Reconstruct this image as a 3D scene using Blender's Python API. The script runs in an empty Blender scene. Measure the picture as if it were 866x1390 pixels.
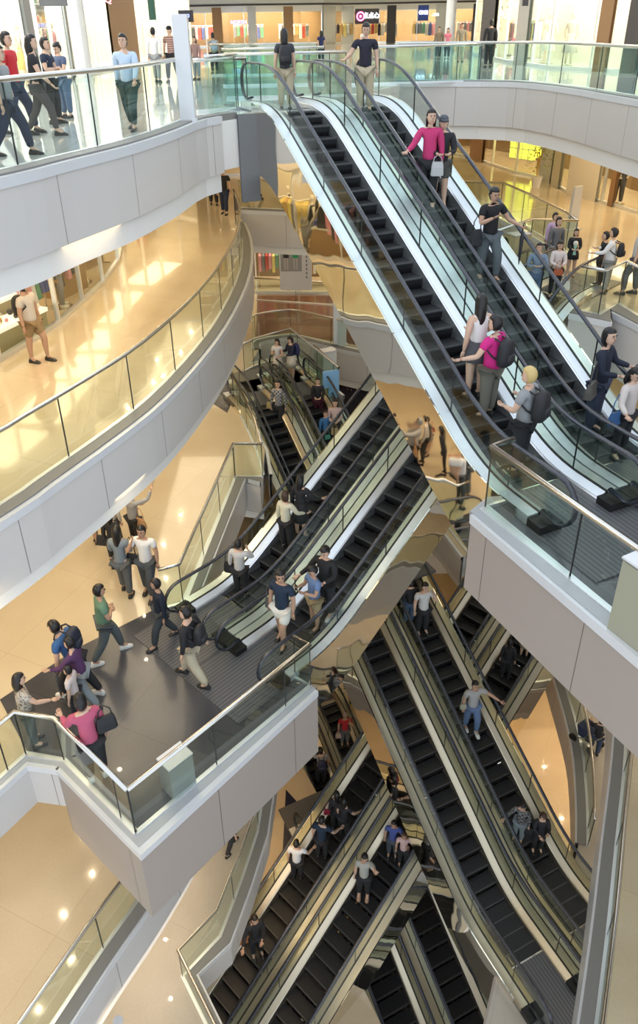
import bpy, bmesh, math, random
from mathutils import Vector, Matrix
random.seed(7)
PI=math.pi
C=bpy.context.scene.collection
K=.87                      # survey unit -> metres
Z0=1.93                    # eye height above the top floor in survey units
L0,L1,L2,L3,L4,L5=-1.93,-7.10,-12.85,-17.3,-21.4,-26.0
# ---- camera model (survey units, eye at origin) -------------------------------------------
FPX=1025.5; PIT=math.radians(29.035); ROL=math.radians(-1.013); CX,CY=417.25,598.
FW=Vector((0,math.cos(PIT),-math.sin(PIT))); UPV=Vector((0,math.sin(PIT),math.cos(PIT))); RX=Vector((1,0,0))
X2=math.cos(ROL)*RX+math.sin(ROL)*UPV; U2=-math.sin(ROL)*RX+math.cos(ROL)*UPV
def ray(u,v): return FW+X2*((u-CX)/FPX)-U2*((v-CY)/FPX)
def un(u,v,z):
    r=ray(u,v); return (r.x*z/r.z, r.y*z/r.z)
def U(z,*p): return [un(u,v,z) for u,v in p]
def pr(p):
    d=p.dot(FW); return (CX+FPX*p.dot(X2)/d, CY-FPX*p.dot(U2)/d)
def V(x,y,z): return Vector((x*K,y*K,(z+Z0)*K))

# ---- materials ------------------------------------------------------------------------------
MAT={}
def mat(name,col,rough=.5,metal=0.,spec=.5,emit=None,es=0.,coat=0.):
    if name in MAT: return MAT[name]
    m=bpy.data.materials.new(name); m.use_nodes=True
    b=m.node_tree.nodes['Principled BSDF']
    b.inputs['Base Color'].default_value=(*col,1); b.inputs['Roughness'].default_value=rough
    b.inputs['Metallic'].default_value=metal; b.inputs['Specular IOR Level'].default_value=spec
    if coat: b.inputs['Coat Weight'].default_value=coat; b.inputs['Coat Roughness'].default_value=.04
    if emit: b.inputs['Emission Color'].default_value=(*emit,1); b.inputs['Emission Strength'].default_value=es
    MAT[name]=m; return m
def nodes(m): return m.node_tree.nodes, m.node_tree.links, m.node_tree.nodes['Principled BSDF']
def add(nt,t,**k):
    n=nt.new(t)
    for a,b in k.items():
        if a in n.inputs.keys(): n.inputs[a].default_value=b
        else: setattr(n,a,b)
    return n
def floor_mat(name,c1,c2,rough=.12,tile=1.1,grout=.85,speck=60,coat=.6,gw=.006):
    m=mat(name,c1,rough,0,.5); N,Lk,B=nodes(m)
    tc=N.new('ShaderNodeTexCoord'); 
    no=add(N,'ShaderNodeTexNoise',Scale=speck,Detail=3.); Lk.new(tc.outputs['Object'],no.inputs['Vector'])
    n2=add(N,'ShaderNodeTexNoise',Scale=.7,Detail=2.); Lk.new(tc.outputs['Object'],n2.inputs['Vector'])
    mx=add(N,'ShaderNodeMix',data_type='RGBA'); mx.inputs[6].default_value=(*c1,1); mx.inputs[7].default_value=(*c2,1)
    ad=add(N,'ShaderNodeMath',operation='ADD'); Lk.new(no.outputs[0],ad.inputs[0]); Lk.new(n2.outputs[0],ad.inputs[1])
    mr=add(N,'ShaderNodeMapRange'); mr.inputs[1].default_value=.75; mr.inputs[2].default_value=1.25
    Lk.new(ad.outputs[0],mr.inputs[0]); Lk.new(mr.outputs[0],mx.inputs[0])
    br=add(N,'ShaderNodeTexBrick',offset=0.,squash=1.)
    br.inputs['Scale'].default_value=1; br.inputs['Mortar Size'].default_value=gw; br.inputs['Brick Width'].default_value=tile; br.inputs['Row Height'].default_value=tile
    br.inputs['Color1'].default_value=(1,1,1,1); br.inputs['Color2'].default_value=(.95,.95,.95,1); br.inputs['Mortar'].default_value=(grout,grout,grout,1)
    mp=add(N,'ShaderNodeMapping'); mp.inputs['Rotation'].default_value=(0,0,.43); Lk.new(tc.outputs['Object'],mp.inputs['Vector']); Lk.new(mp.outputs[0],br.inputs['Vector'])
    mu=add(N,'ShaderNodeMix',data_type='RGBA',blend_type='MULTIPLY'); mu.inputs[0].default_value=1
    Lk.new(mx.outputs[2],mu.inputs[6]); Lk.new(br.outputs['Color'],mu.inputs[7]); Lk.new(mu.outputs[2],B.inputs['Base Color'])
    B.inputs['Coat Weight'].default_value=coat; B.inputs['Coat Roughness'].default_value=.03
    return m
M_MARB=floor_mat('polished_beige_marble',(.68,.57,.40),(.60,.48,.32),.13,2.6,.8)
M_MARB0=floor_mat('polished_cream_floor',(.78,.79,.77),(.66,.68,.66),.10,1.6,.9)
M_GRAN=floor_mat('speckled_dark_granite',(.045,.045,.052),(.10,.10,.112),.25,2.4,.6,130,.25)
M_BROWN=floor_mat('brown_timber_floor',(.20,.075,.05),(.15,.055,.035),.14,.5,.7)
M_SPECK=floor_mat('speckled_beige_stone',(.50,.45,.38),(.38,.34,.28),.3,2.6,.8,90,.3)
def fascia_mat(name,col,step=1.9,rough=.35):
    m=mat(name,col,rough,0.,.5); N,Lk,B=nodes(m)
    uv=N.new('ShaderNodeTexCoord'); sp=N.new('ShaderNodeSeparateXYZ'); Lk.new(uv.outputs['UV'],sp.inputs[0])
    a=add(N,'ShaderNodeMath',operation='MULTIPLY'); a.inputs[1].default_value=1/step; Lk.new(sp.outputs[0],a.inputs[0])
    fr=add(N,'ShaderNodeMath',operation='FRACT'); Lk.new(a.outputs[0],fr.inputs[0])
    lt=add(N,'ShaderNodeMath',operation='LESS_THAN'); lt.inputs[1].default_value=.008; Lk.new(fr.outputs[0],lt.inputs[0])
    mx=add(N,'ShaderNodeMix',data_type='RGBA'); mx.inputs[6].default_value=(*col,1); mx.inputs[7].default_value=(col[0]*.35,col[1]*.35,col[2]*.35,1)
    Lk.new(lt.outputs[0],mx.inputs[0]); Lk.new(mx.outputs[2],B.inputs['Base Color'])
    return m
M_FAS=fascia_mat('pale_grey_panel',(.60,.57,.54)); M_RIM=mat('white_metal_rim',(.72,.73,.75),.3,.2)
M_FASD=fascia_mat('taupe_grey_panel',(.37,.315,.275),1.9,.4)
M_CURB=mat('grey_stone_curb',(.22,.21,.20),.45); M_SOFF=mat('white_soffit',(.78,.76,.72),.6)
M_DKPAN=mat('dark_grey_panel',(.16,.165,.17),.35,.3)
M_STEEL=mat('brushed_steel',(.68,.66,.62),.2,1.); M_FASP=mat('taupe_plain',(.36,.31,.27),.4); M_STEELD=mat('brushed_steel_deck',(.84,.87,.90),.36,.85)
M_RUB=mat('black_rubber',(.018,.022,.036),.22,0,.9); M_BLK=mat('black_gasket',(.01,.01,.01),.4)
M_STEP=mat('dark_step_metal',(.045,.045,.05),.42,.35)
M_COMB=mat('ridged_landing_metal',(.15,.15,.16),.4,.1)
M_GOLD=mat('bronze_mirror',(.84,.79,.71),.03,1.)
M_DECK_REFL=mat('steel_deck_painted_reflection',(.62,.54,.40),.34,.9); M_STRIP_REFL=mat('skirt_steel_painted_reflection',(.58,.50,.38),.32,.9)  # same steel, with warm reflected gallery light painted into its colour
M_STRIP=mat('silver_skirt',(.82,.84,.88),.3,.9)
def wavy(m):
    N,Lk,B=nodes(m); tc=N.new('ShaderNodeTexCoord'); no=add(N,'ShaderNodeTexNoise',Scale=.9,Detail=1.); Lk.new(tc.outputs['Object'],no.inputs['Vector'])
    bp=add(N,'ShaderNodeBump',Strength=.12,Distance=.12); Lk.new(no.outputs[0],bp.inputs['Height']); Lk.new(bp.outputs[0],B.inputs['Normal'])
wavy(M_GOLD)
def wave(m,axis,scale,dark):
    N,Lk,B=nodes(m); col=tuple(B.inputs['Base Color'].default_value)
    tc=N.new('ShaderNodeTexCoord'); w=add(N,'ShaderNodeTexWave',bands_direction=axis); w.inputs['Scale'].default_value=scale
    Lk.new(tc.outputs['Object'],w.inputs['Vector'])
    mx=add(N,'ShaderNodeMix',data_type='RGBA'); mx.inputs[6].default_value=(col[0]*dark,col[1]*dark,col[2]*dark,1); mx.inputs[7].default_value=col
    Lk.new(w.outputs['Fac'],mx.inputs[0]); Lk.new(mx.outputs[2],B.inputs['Base Color'])
wave(M_STEP,'X',9,.45); wave(M_COMB,'X',4,.55)
def glass_mat(name,tint,r=.0,f0=1.5):
    m=bpy.data.materials.new(name); m.use_nodes=True; N=m.node_tree.nodes; Lk=m.node_tree.links; N.clear()
    o=N.new('ShaderNodeOutputMaterial'); t=N.new('ShaderNodeBsdfTransparent'); t.inputs[0].default_value=(*tint,1)
    g=N.new('ShaderNodeBsdfGlossy'); g.inputs['Roughness'].default_value=r; g.inputs[0].default_value=(.95,1,.98,1)
    f=N.new('ShaderNodeFresnel'); f.inputs[0].default_value=f0
    ge=N.new('ShaderNodeNewGeometry'); iv=N.new('ShaderNodeMath'); iv.operation='SUBTRACT'; iv.inputs[0].default_value=1; Lk.new(ge.outputs['Backfacing'],iv.inputs[1])
    mu=N.new('ShaderNodeMath'); mu.operation='MULTIPLY'; Lk.new(f.outputs[0],mu.inputs[0]); Lk.new(iv.outputs[0],mu.inputs[1])
    x=N.new('ShaderNodeMixShader'); Lk.new(mu.outputs[0],x.inputs[0]); Lk.new(t.outputs[0],x.inputs[1]); Lk.new(g.outputs[0],x.inputs[2]); Lk.new(x.outputs[0],o.inputs[0])
    return m
M_GLASS=glass_mat('greenish_glass',(.90,.945,.92),0,1.5); M_GLASSC=glass_mat('clear_glass',(.95,.97,.96),0,1.5)
M_GLASST=glass_mat('teal_glass',(.80,.92,.91),0,1.5)

# ---- mesh helpers -----------------------------------------------------------------------------
class MB:
    def __init__(s): s.v=[]; s.f=[]; s.m=[]; s.uv=None
    def quad(s,a,b,c,d,m=0):
        n=len(s.v); s.v+= [tuple(a),tuple(b),tuple(c),tuple(d)]; s.f.append((n,n+1,n+2,n+3)); s.m.append(m)
    def box(s,x0,x1,y0,y1,z0,z1,m=0,bev=0):
        n=len(s.v)
        s.v+=[(x,y,z) for z in (z0,z1) for x,y in ((x0,y0),(x1,y0),(x1,y1),(x0,y1))]
        for q in ((3,2,1,0),(4,5,6,7),(0,1,5,4),(1,2,6,5),(2,3,7,6),(3,0,4,7)): s.f.append(tuple(n+i for i in q)); s.m.append(m)
    def obox(s,c,u,v,w,m=0):   # oriented box: centre + three half axes
        c=Vector(c);u=Vector(u);v=Vector(v);w=Vector(w); n=len(s.v)
        for k in (-1,1):
            for i,j in ((-1,-1),(1,-1),(1,1),(-1,1)): s.v.append(tuple(c+u*i+v*j+w*k))
        for q in ((3,2,1,0),(4,5,6,7),(0,1,5,4),(1,2,6,5),(2,3,7,6),(3,0,4,7)): s.f.append(tuple(n+i for i in q)); s.m.append(m)
    def loft(s,rings,m=0,cap=True,close=True):
        n=len(s.v); k=len(rings[0])
        for r in rings: s.v+=[tuple(p) for p in r]
        for i in range(len(rings)-1):
            for j in range(k if close else k-1):
                a=n+i*k+j; b=n+i*k+(j+1)%k
                s.f.append((a,b,b+k,a+k)); s.m.append(m)
        if cap:
            s.f.append(tuple(n+j for j in reversed(range(k)))); s.m.append(m)
            s.f.append(tuple(n+(len(rings)-1)*k+j for j in range(k))); s.m.append(m)
    def tube(s,pts,rad,seg=8,m=0,cap=True):
        pts=[Vector(p) for p in pts]; R=[]
        if not hasattr(rad,'__len__'): rad=[rad]*len(pts)
        up=None
        for i,p in enumerate(pts):
            a=pts[max(i-1,0)]; b=pts[min(i+1,len(pts)-1)]; d=(b-a).normalized()
            if up is None:
                up=Vector((0,0,1)) if abs(d.z)<.9 else Vector((1,0,0))
            x=d.cross(up); 
            if x.length<1e-4: x=d.cross(Vector((1,0,0)))
            x.normalize(); y=x.cross(d).normalized(); up=y
            R.append([p+(x*math.cos(2*PI*j/seg)+y*math.sin(2*PI*j/seg))*rad[i] for j in range(seg)])
        s.loft(R,m,cap)
    def ell(s,c,r,seg=10,rng=7,m=0,fn=None):
        c=Vector(c); R=[]
        for i in range(1,rng):
            t=PI*i/rng; R.append([c+Vector((r[0]*math.sin(t)*math.cos(2*PI*j/seg),r[1]*math.sin(t)*math.sin(2*PI*j/seg),-r[2]*math.cos(t))) for j in range(seg)])
        if fn: R=[[fn(p) for p in q] for q in R]
        s.loft(R,m,True)
    def disc_lathe(s,c,prof,seg=14,m=0):
        c=Vector(c)
        s.loft([[c+Vector((r*math.cos(2*PI*j/seg),r*math.sin(2*PI*j/seg),z)) for j in range(seg)] for r,z in prof],m,True)
    def build(s,name,mats,parent=None,loc=(0,0,0),rotz=0,scale=K,smooth=False,kind=None):
        me=bpy.data.meshes.new(name)
        me.from_pydata([(x*scale,y*scale,z*scale) for x,y,z in s.v],[],s.f)
        if not isinstance(mats,(list,tuple)): mats=[mats]
        for q in mats: me.materials.append(q)
        me.polygons.foreach_set('material_index',s.m)
        if smooth: me.polygons.foreach_set('use_smooth',[True]*len(s.f))
        if s.uv:
            u=me.uv_layers.new(); 
            for i,c in enumerate(s.uv): u.data[i].uv=c
        me.validate(); bm=bmesh.new(); bm.from_mesh(me)
        if smooth!='open': bmesh.ops.recalc_face_normals(bm,faces=bm.faces)
        bm.to_mesh(me); bm.free(); me.update()
        o=bpy.data.objects.new(name,me); C.objects.link(o); o.location=loc; o.rotation_euler=(0,0,rotz)
        if parent: o.parent=parent
        if kind: o['kind']=kind
        return o
def tag(o,label,cat,group=None):
    o['label']=label; o['category']=cat
    if group: o['group']=group
    return o
def empty(name,loc,rz,label,cat,group=None):
    o=bpy.data.objects.new(name,None); C.objects.link(o); o.location=loc; o.rotation_euler=(0,0,rz); o.empty_display_size=.2
    return tag(o,label,cat,group)
# world-frame mesh: vertices in survey units with eye origin -> shift by Z0
WL=(0,0,Z0*K)
def offset(pts,d):
    out=[]
    for i,p in enumerate(pts):
        a=Vector(pts[max(i-1,0)]);b=Vector(pts[min(i+1,len(pts)-1)]);t=(b-a).normalized()
        n=Vector((t.y,-t.x)); 
        # mitre
        k=1.
        if 0<i<len(pts)-1:
            t1=(Vector(p)-a).normalized(); k=1/max(.5,t1.dot(t))
        out.append((p[0]+n.x*d*k,p[1]+n.y*d*k))
    return out
def smoothline(pts,n=4):
    P=[Vector(p) for p in pts]; out=[]
    for i in range(len(P)-1):
        p0=P[max(i-1,0)];p1=P[i];p2=P[i+1];p3=P[min(i+2,len(P)-1)]
        for k in range(n):
            t=k/n
            q=.5*((2*p1)+(p2-p0)*t+(2*p0-5*p1+4*p2-p3)*t*t+(3*p1-p0-3*p2+p3)*t**3)
            out.append((q.x,q.y))
    out.append(tuple(P[-1])); return out
def slab(name,poly,z,th,mtop,mbot,kind='structure',holes=()):
    bm=bmesh.new(); es=[]
    for lp in [poly]+list(holes):
        q=[]
        for p in lp:
            if not q or (Vector(p)-Vector(q[-1])).length>.02: q.append(p)
        if (Vector(q[0])-Vector(q[-1])).length<.02: q.pop()
        vs=[bm.verts.new((x*K,y*K,(z+Z0)*K)) for x,y in q]
        es+=[bm.edges.new((vs[i],vs[(i+1)%len(vs)])) for i in range(len(vs))]
    bmesh.ops.triangle_fill(bm,use_beauty=True,use_dissolve=False,edges=es,normal=(0,0,1))
    top=[tuple(v.index for v in f.verts) for f in bm.faces] if 0 else None
    bm.verts.ensure_lookup_table(); bm.verts.index_update()
    co=[v.co.copy() for v in bm.verts]; n=len(co)
    F=[]; MI=[]
    for f in bm.faces:
        i=[v.index for v in f.verts]
        if f.normal.z<0 or (co[i[1]]-co[i[0]]).cross(co[i[2]]-co[i[0]]).z<0: i=i[::-1]
        F.append(tuple(i)); MI.append(0); F.append(tuple(k+n for k in reversed(i))); MI.append(1)
    for e in bm.edges:
        if len(e.link_faces)==1:
            a,b=e.verts[0].index,e.verts[1].index; F.append((a,b,b+n,a+n)); MI.append(1)
    bm.free()
    me=bpy.data.meshes.new(name); me.from_pydata([tuple(c) for c in co]+[(c.x,c.y,c.z-th*K) for c in co],[],F); me.materials.append(mtop); me.materials.append(mbot)
    me.polygons.foreach_set('material_index',MI)
    bm=bmesh.new(); bm.from_mesh(me); bmesh.ops.recalc_face_normals(bm,faces=bm.faces); bm.to_mesh(me); bm.free(); me.update()
    o=bpy.data.objects.new(name,me); C.objects.link(o); o['kind']=kind; return o
TR=[0]
def ribbon(pts,z1,z0,m,th=.06,name=None,kind='structure',side=1):
    """vertical band following a plan polyline, thickness to the void side"""
    mb=MB(); a=pts; b=offset(pts,th*side); uv=[]; L=0
    for i in range(len(pts)-1):
        l=(Vector(pts[i+1])-Vector(pts[i])).length*K
        p=[(a[i],a[i+1]),(b[i],b[i+1])]
        (x0,y0),(x1,y1)=p[0]; (X0,Y0),(X1,Y1)=p[1]
        mb.quad((X0,Y0,z0),(X1,Y1,z0),(X1,Y1,z1),(X0,Y0,z1)); uv+=[(L,0),(L+l,0),(L+l,1),(L,1)]
        mb.quad((x1,y1,z0),(x0,y0,z0),(x0,y0,z1),(x1,y1,z1)); uv+=[(L+l,0),(L,0),(L,1),(L+l,1)]
        mb.quad((x0,y0,z1),(X0,Y0,z1),(X1,Y1,z1),(x1,y1,z1)); uv+=[(L+.1,.9)]*4
        mb.quad((X0,Y0,z0),(x0,y0,z0),(x1,y1,z0),(X1,Y1,z0)); uv+=[(L+.1,.1)]*4
        L+=l
    mb.uv=uv; TR[0]+=1
    me_name=name or 'trim_%d'%TR[0]
    # keep loops in order: build without recalculating
    me=bpy.data.meshes.new(me_name); me.from_pydata([(x*K,y*K,(z+Z0)*K) for x,y,z in mb.v],[],mb.f); me.materials.append(m)
    u=me.uv_layers.new()
    for i,c in enumerate(uv): u.data[i].uv=c
    o=bpy.data.objects.new(me_name,me); C.objects.link(o)
    if kind: o['kind']=kind
    return o
def edge_trim(pts,z,depth,m=None,low=.45,side=1):
    """rim, fascia and inset lower band on a slab edge"""
    ribbon(pts,z+.02,z-.14,M_RIM,.10,side=side)
    ribbon(pts,z-.14,z-depth,m or M_FAS,.07,side=side)
    if low: ribbon(offset(pts,-.12*side),z-depth,z-depth-low,M_SOFF,.07,side=side)
def railing(pts,z,label,h=1.25,step=2.0,r=.045,glass=None,group=None,bottom=.0):
    base=Vector((pts[0][0],pts[0][1],z)); 
    root=empty('glass_railing',V(*base),0,label,'railing',group)
    loc=[(p[0]-base.x,p[1]-base.y) for p in pts]
    mb=MB(); mb.tube([(x,y,h) for x,y in loc],r,8); mb.build('handrail',M_STEEL,root,smooth=True)
    ch=MB(); 
    # panels by arc length
    seg=[];cur=[loc[0]];acc=0
    for i in range(len(loc)-1):
        a=Vector(loc[i]);b=Vector(loc[i+1]);l=(b-a).length
        ang=0
        if i>0:
            t0=(a-Vector(loc[i-1])).normalized(); ang=t0.dot((b-a).normalized())
            if ang<.9 and len(cur)>1: seg.append(cur); cur=[loc[i]]; acc=0
        t=0
        while acc+(l-t)>step:
            t+=step-acc; q=a+(b-a)*(t/l); cur.append((q.x,q.y)); seg.append(cur); cur=[(q.x,q.y)]; acc=0
        acc+=l-t
        if (Vector(cur[-1])-b).length>1e-3: cur.append((b.x,b.y))
    if len(cur)>1: seg.append(cur)
    for s in seg:
        g=MB(); w=.018
        # shrink ends for a visible joint
        a=Vector(s[0]);b=Vector(s[1]);d=(b-a); 
        if d.length>.06: s[0]=tuple(a+d.normalized()*.012)
        a=Vector(s[-1]);b=Vector(s[-2]);d=(b-a)
        if d.length>.06: s[-1]=tuple(a+d.normalized()*.012)
        o1=offset(s,w/2);o2=offset(s,-w/2)
        g.loft([[ (o1[i][0],o1[i][1],bottom),(o1[i][0],o1[i][1],h-.05),(o2[i][0],o2[i][1],h-.05),(o2[i][0],o2[i][1],bottom)] for i in range(len(s))])
        gp=g.build('glass_panel',glass or M_GLASS,root)
        x,y=s[-1]; ch=MB(); ch.box(x-.011,x+.011,y-.011,y+.011,bottom,h-.03); ch.build('joint_seal',M_BLK,gp)
    sh=MB(); o1=offset(loc,.045);o2=offset(loc,-.045)
    sh.loft([[(o1[i][0],o1[i][1],0),(o1[i][0],o1[i][1],.06),(o2[i][0],o2[i][1],.06),(o2[i][0],o2[i][1],0)] for i in range(len(loc))]); sh.build('base_channel',M_STEELD,root)
    return root

# ---- escalators -----------------------------------------------------------------------------------
TAN=math.tan(math.radians(30))
class Esc:
    def __init__(s,o,az,ztop,zbot,k=1.,W=1.9,sgn=1):
        # o: a point on the nosing line of lane 0; move it to where the line meets the upper floor
        s.az=az; s.h=Vector((math.sin(az),-math.cos(az),0)); s.l=Vector((math.cos(az),math.sin(az),0))
        o=Vector(o); d=(o.z-ztop)/TAN     # negative or positive along s
        s.o=o+s.h*d; s.o.z=ztop; s.H=(ztop-zbot); s.L=s.H/TAN; s.k=k; s.W=W*k; s.sgn=sgn; s.ztop=ztop; s.zbot=zbot; s.xb=0.
    def path(s,t,b=.55):
        # t in survey units along s
        if t<-b: return 0.
        if t<b: return -(t+b)**2/(4*b)*TAN
        if t<s.L-b: return -t*TAN
        if t<s.L+b: return -s.H+(s.L+b-t)**2/(4*b)*TAN
        return -s.H
    def pt(s,lat,t,z=0): 
        q=s.o+s.h*t+s.l*lat; return Vector((q.x,q.y,s.o.z+s.path(t)+z))
    def lane(s,i): return s.sgn*s.W*i
    def find(s,lane,v):
        t=-2.
        while t<s.L+3:
            if pr(s.pt(s.lane(lane),t))[1]>=v: return t
            t+=.02
        return t
    def samples(s,a,b,n=9):
        out=[a]
        for c0 in (0,s.L):
            for i in range(-5,6): out.append(c0+i*.2)
        t=1.6
        while t<s.L-1.6: out.append(t); t+=1.5
        for i in range(9): out.append(s.L+.9+i*.2)
        out.append(b); return sorted(x for x in set(out) if a<=x<=b)
def build_escalator(E,lane,label,names,clad=(),group=None,glass=None,bsteps=True,railtop=True):
    k=E.k; lat0=E.lane(lane); base=E.o+E.l*lat0
    root=empty('escalator',V(*base),E.az,label,'escalator',group)
    def P(lat,t,z): return (lat,-t,E.path(t)+z)   # local frame: x lateral, -y downhill
    PD=lambda t,b=.8: E.path(t,b)
    DK,SP=(M_DECK_REFL,M_STRIP_REFL) if E in REFLTINT_ESC else (M_STEELD,M_STRIP)
    def sweep(name,cs,a,b,m,zoff=0,bl=.8,smooth=False):
        mb=MB(); mb.loft([[ (x*k,-t,PD(t,bl)+z*k+zoff) for x,z in cs] for t in E.samples(a,b)]); return mb.build(name,m,root,smooth=smooth)
    a,b=-1.65*k,E.L+(1.45+E.xb)*k
    for sd in (-1,1):
        nm='inner_deck'
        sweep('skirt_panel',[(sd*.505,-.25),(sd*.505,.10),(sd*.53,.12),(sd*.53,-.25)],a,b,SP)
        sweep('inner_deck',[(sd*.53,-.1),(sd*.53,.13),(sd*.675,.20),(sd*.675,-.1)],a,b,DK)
        sweep('glass_gasket',[(sd*.675,.0),(sd*.675,.215),(sd*.725,.215),(sd*.725,.0)],a,b,M_BLK)
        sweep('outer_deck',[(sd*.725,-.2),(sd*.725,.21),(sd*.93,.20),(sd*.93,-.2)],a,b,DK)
        # glass balustrade with rounded ends
        gl=MB(); top=1.02; r=.39
        A=-1.75*k; Bq=E.L+(1.75+E.xb)*k
        ts=E.samples(A,Bq); ring=[]
        arc=[]
        for q in range(7):
            th=PI/2*q/6; arc.append((A-r*k*math.cos(th),(top-r)*k+r*k*math.sin(th)))
        for t,z in arc[:-1]:
            zl=(top-r)*k-(z-(top-r)*k)
            ring.append((t,max(zl,.20*k) if z>(top-r)*k+1e-6 else .40*k,z))
        for t in ts: ring.append((t,.2*k,top*k))
        for t,z in reversed(arc[:-1]):
            t2=Bq+(A-t); zl=(top-r)*k-(z-(top-r)*k); ring.append((t2,max(zl,.20*k) if z>(top-r)*k+1e-6 else .40*k,z))
        gl.loft([[(sd*.69*k,-t,PD(t)+lo),(sd*.71*k,-t,PD(t)+lo),(sd*.71*k,-t,PD(t)+hi),(sd*.69*k,-t,PD(t)+hi)] for t,lo,hi in ring])
        gob=gl.build('glass_balustrade',glass or M_GLASS,root)
        t=-.9; jo=None
        while t<E.L+1.2+E.xb:
            if jo is None: jn=MB(); jn.obox((0,0,0),(.012,0,0),(0,.008,0),(0,0,.40*k)); jo=jn.build('panel_joint',M_BLK,gob)
            else: jo=jo.copy(); C.objects.link(jo); jo.parent=gob
            jo.location=Vector((sd*.70*k,-t,PD(t)+.62*k))*K; t+=1.75
        # handrail loop
        path=[]; R=.42*k; hz=1.05*k
        for q in range(9):
            th=-PI*.42+ (PI*.42+PI/2)*q/8
            path.append((A-R*math.cos(th), PD(A)+hz-R+R*math.sin(th)))
        path.insert(0,(A+.25*k,PD(A)+.28*k))
        for t in ts: path.append((t,PD(t)+hz))
        for q in range(9):
            th=PI/2-(PI/2+PI*.42)*q/8
            path.append((Bq+R*math.cos(th), PD(Bq)+hz-R+R*math.sin(th)))
        path.append((Bq-.25*k,PD(Bq)+.28*k))
        pts=[Vector((0,-t,z)) for t,z in path]; rings=[]
        for i,p in enumerate(pts):
            d=(pts[min(i+1,len(pts)-1)]-pts[max(i-1,0)]).normalized(); n=Vector((1,0,0)).cross(d).normalized()
            cs=[]
            for q in range(8):
                th=2*PI*q/8; cs.append(p+Vector((sd*.70*k+.052*k*math.cos(th),0,0))+n*.03*k*math.sin(th))
            rings.append(cs)
        hr=MB(); hr.loft(rings); hr.build('handrail',M_RUB,root,smooth=True)
        # end boxes of the decks at the lower landing and upper landing
        for t0,t1 in ((a-.02,a-.45*k),(b,b+.32*k)):
            nb=MB(); z=PD(t0); x0,x1=sorted((sd*.5*k,sd*.94*k)); y0,y1=sorted((-t0,-t1)); nb.box(x0,x1,y0,y1,z-.02,z+.17*k); nb.build('newel_base',M_BLK if t0>0 else M_STEELD,root)
    # steps
    if bsteps:
        sm=MB(); w=.5*k; d=.4*k; rs=.4*k*TAN
        sm.box(-w,w,0,d,-.03*k,0); 
        pf=[(0,-.03*k),(.015*k,-rs*.6),(.05*k,-rs-.02)]; sm.loft([[(x,y,z) for x,y,z in ((-w,pf[i][0],pf[i][1]),(w,pf[i][0],pf[i][1]),(w,pf[i][0]+.03*k,pf[i][1]),(-w,pf[i][0]+.03*k,pf[i][1]))] for i in range(3)],1)
        sm.box(-w,w,-.004,.028*k,-.028*k,.003,2)
        st0=None; ph=0
        n=int((E.L+(1.6+E.xb)*k)/(.4*k)); t=-.75*k
        for i in range(n):
            t+=.4*k
            if t>E.L+(.9+E.xb)*k: break
            z=E.path(t,.5)
            if st0 is None: st0=sm.build('step',[M_STEP,M_RISER,M_NOSE],root,loc=(0,-t*K,z*K)); o=st0
            else:
                o=st0.copy(); C.objects.link(o); o.parent=root; o.location=(0,-t*K,z*K)
    # landing plates
    for s0,s1,z in ((-3.0*k,-.7*k,0),(E.L+(.6+E.xb)*k,E.L+(3.0+E.xb)*k,-E.H)):
        lp=MB(); lp.box(-.94*k,.94*k,-s1,-s0,z-.05,z+.03); lp.build('landing_plate',M_COMB,root)
    for t,z in ((-.72*k,0),(E.L+(.62+E.xb)*k,-E.H)):
        cb=MB(); cb.box(-.5*k,.5*k,-t-.06,-t+.06,z,z+.02); cb.build('comb_plate',M_STEEL,root)
    # truss: cladding on the open sides and a soffit
    dn=1.42*k
    for sd in clad:
        cl=MB(); cl.loft([[ (sd*.935*k,-t,PD(t)+.20*k),(sd*.965*k,-t,PD(t)+.20*k),(sd*.965*k,-t,PD(t)-dn),(sd*.935*k,-t,PD(t)-dn)] for t in E.samples(-.9*k,E.L+(1.2+E.xb)*k)]); cl.build('mirror_cladding',M_GOLD,root)
    cl=MB(); cl.loft([[ (-.95*k,-t,PD(t)-dn+.04),(.95*k,-t,PD(t)-dn+.04),(.95*k,-t,PD(t)-dn),(-.95*k,-t,PD(t)-dn)] for t in E.samples(-.9*k,E.L+(1.2+E.xb)*k)]); cl.build('truss_soffit',M_GOLD,root)
    return root
M_RISER=mat('black_riser',(.012,.012,.014),.45,.1); M_NOSE=mat('worn_step_edge',(.10,.10,.105),.4,.4)
E1=Esc((.7876,18.0056,-3.0043),.4255,L0,L1)
E2=Esc((3.0003,16.9068,-10.2857),-.77836,L1,L2,sgn=-1)
E3=Esc((3.1714,15.3821,-19.2005),.44177,L2,L4)
_q=1.055; E4=Esc((.0041*_q,14.1309*_q,-22.9338*_q),-.77836,L3,-27.7,k=_q)
E6=Esc((-1.0,25.2,-13.78),.43,L2,-16.2,k=.91)
_p=un(585,1218,-26.9); _l=Vector((math.cos(.4418),math.sin(.4418)))
E7=Esc((_p[0]-.55*_l.x,_p[1]-.55*_l.y,-26.9),.4418,L5,L5-4.6,k=1.1,sgn=-1)
_p=un(428,1040,-26.9)
E8=Esc((_p[0],_p[1],-26.9),.43,L5,L5-4.6,k=.8)
E3.xb=.95
REFLTINT_ESC=[E3,E4,E6,E7,E8]  # lower escalators whose steel colour carries the painted warm reflection
LIGHTS1=[(-4.9,17.,2.2,9,260,.15),(-4.4,26.,2.4,8,240,0),(-6.5,10.5,2.,6,160,.45),(11.5,31.,3.5,7,300,.4),(11.,22.,2.5,7,220,0),(3.,38.5,9.,4,260,0),(13,12,3,6,120,0)]
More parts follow.
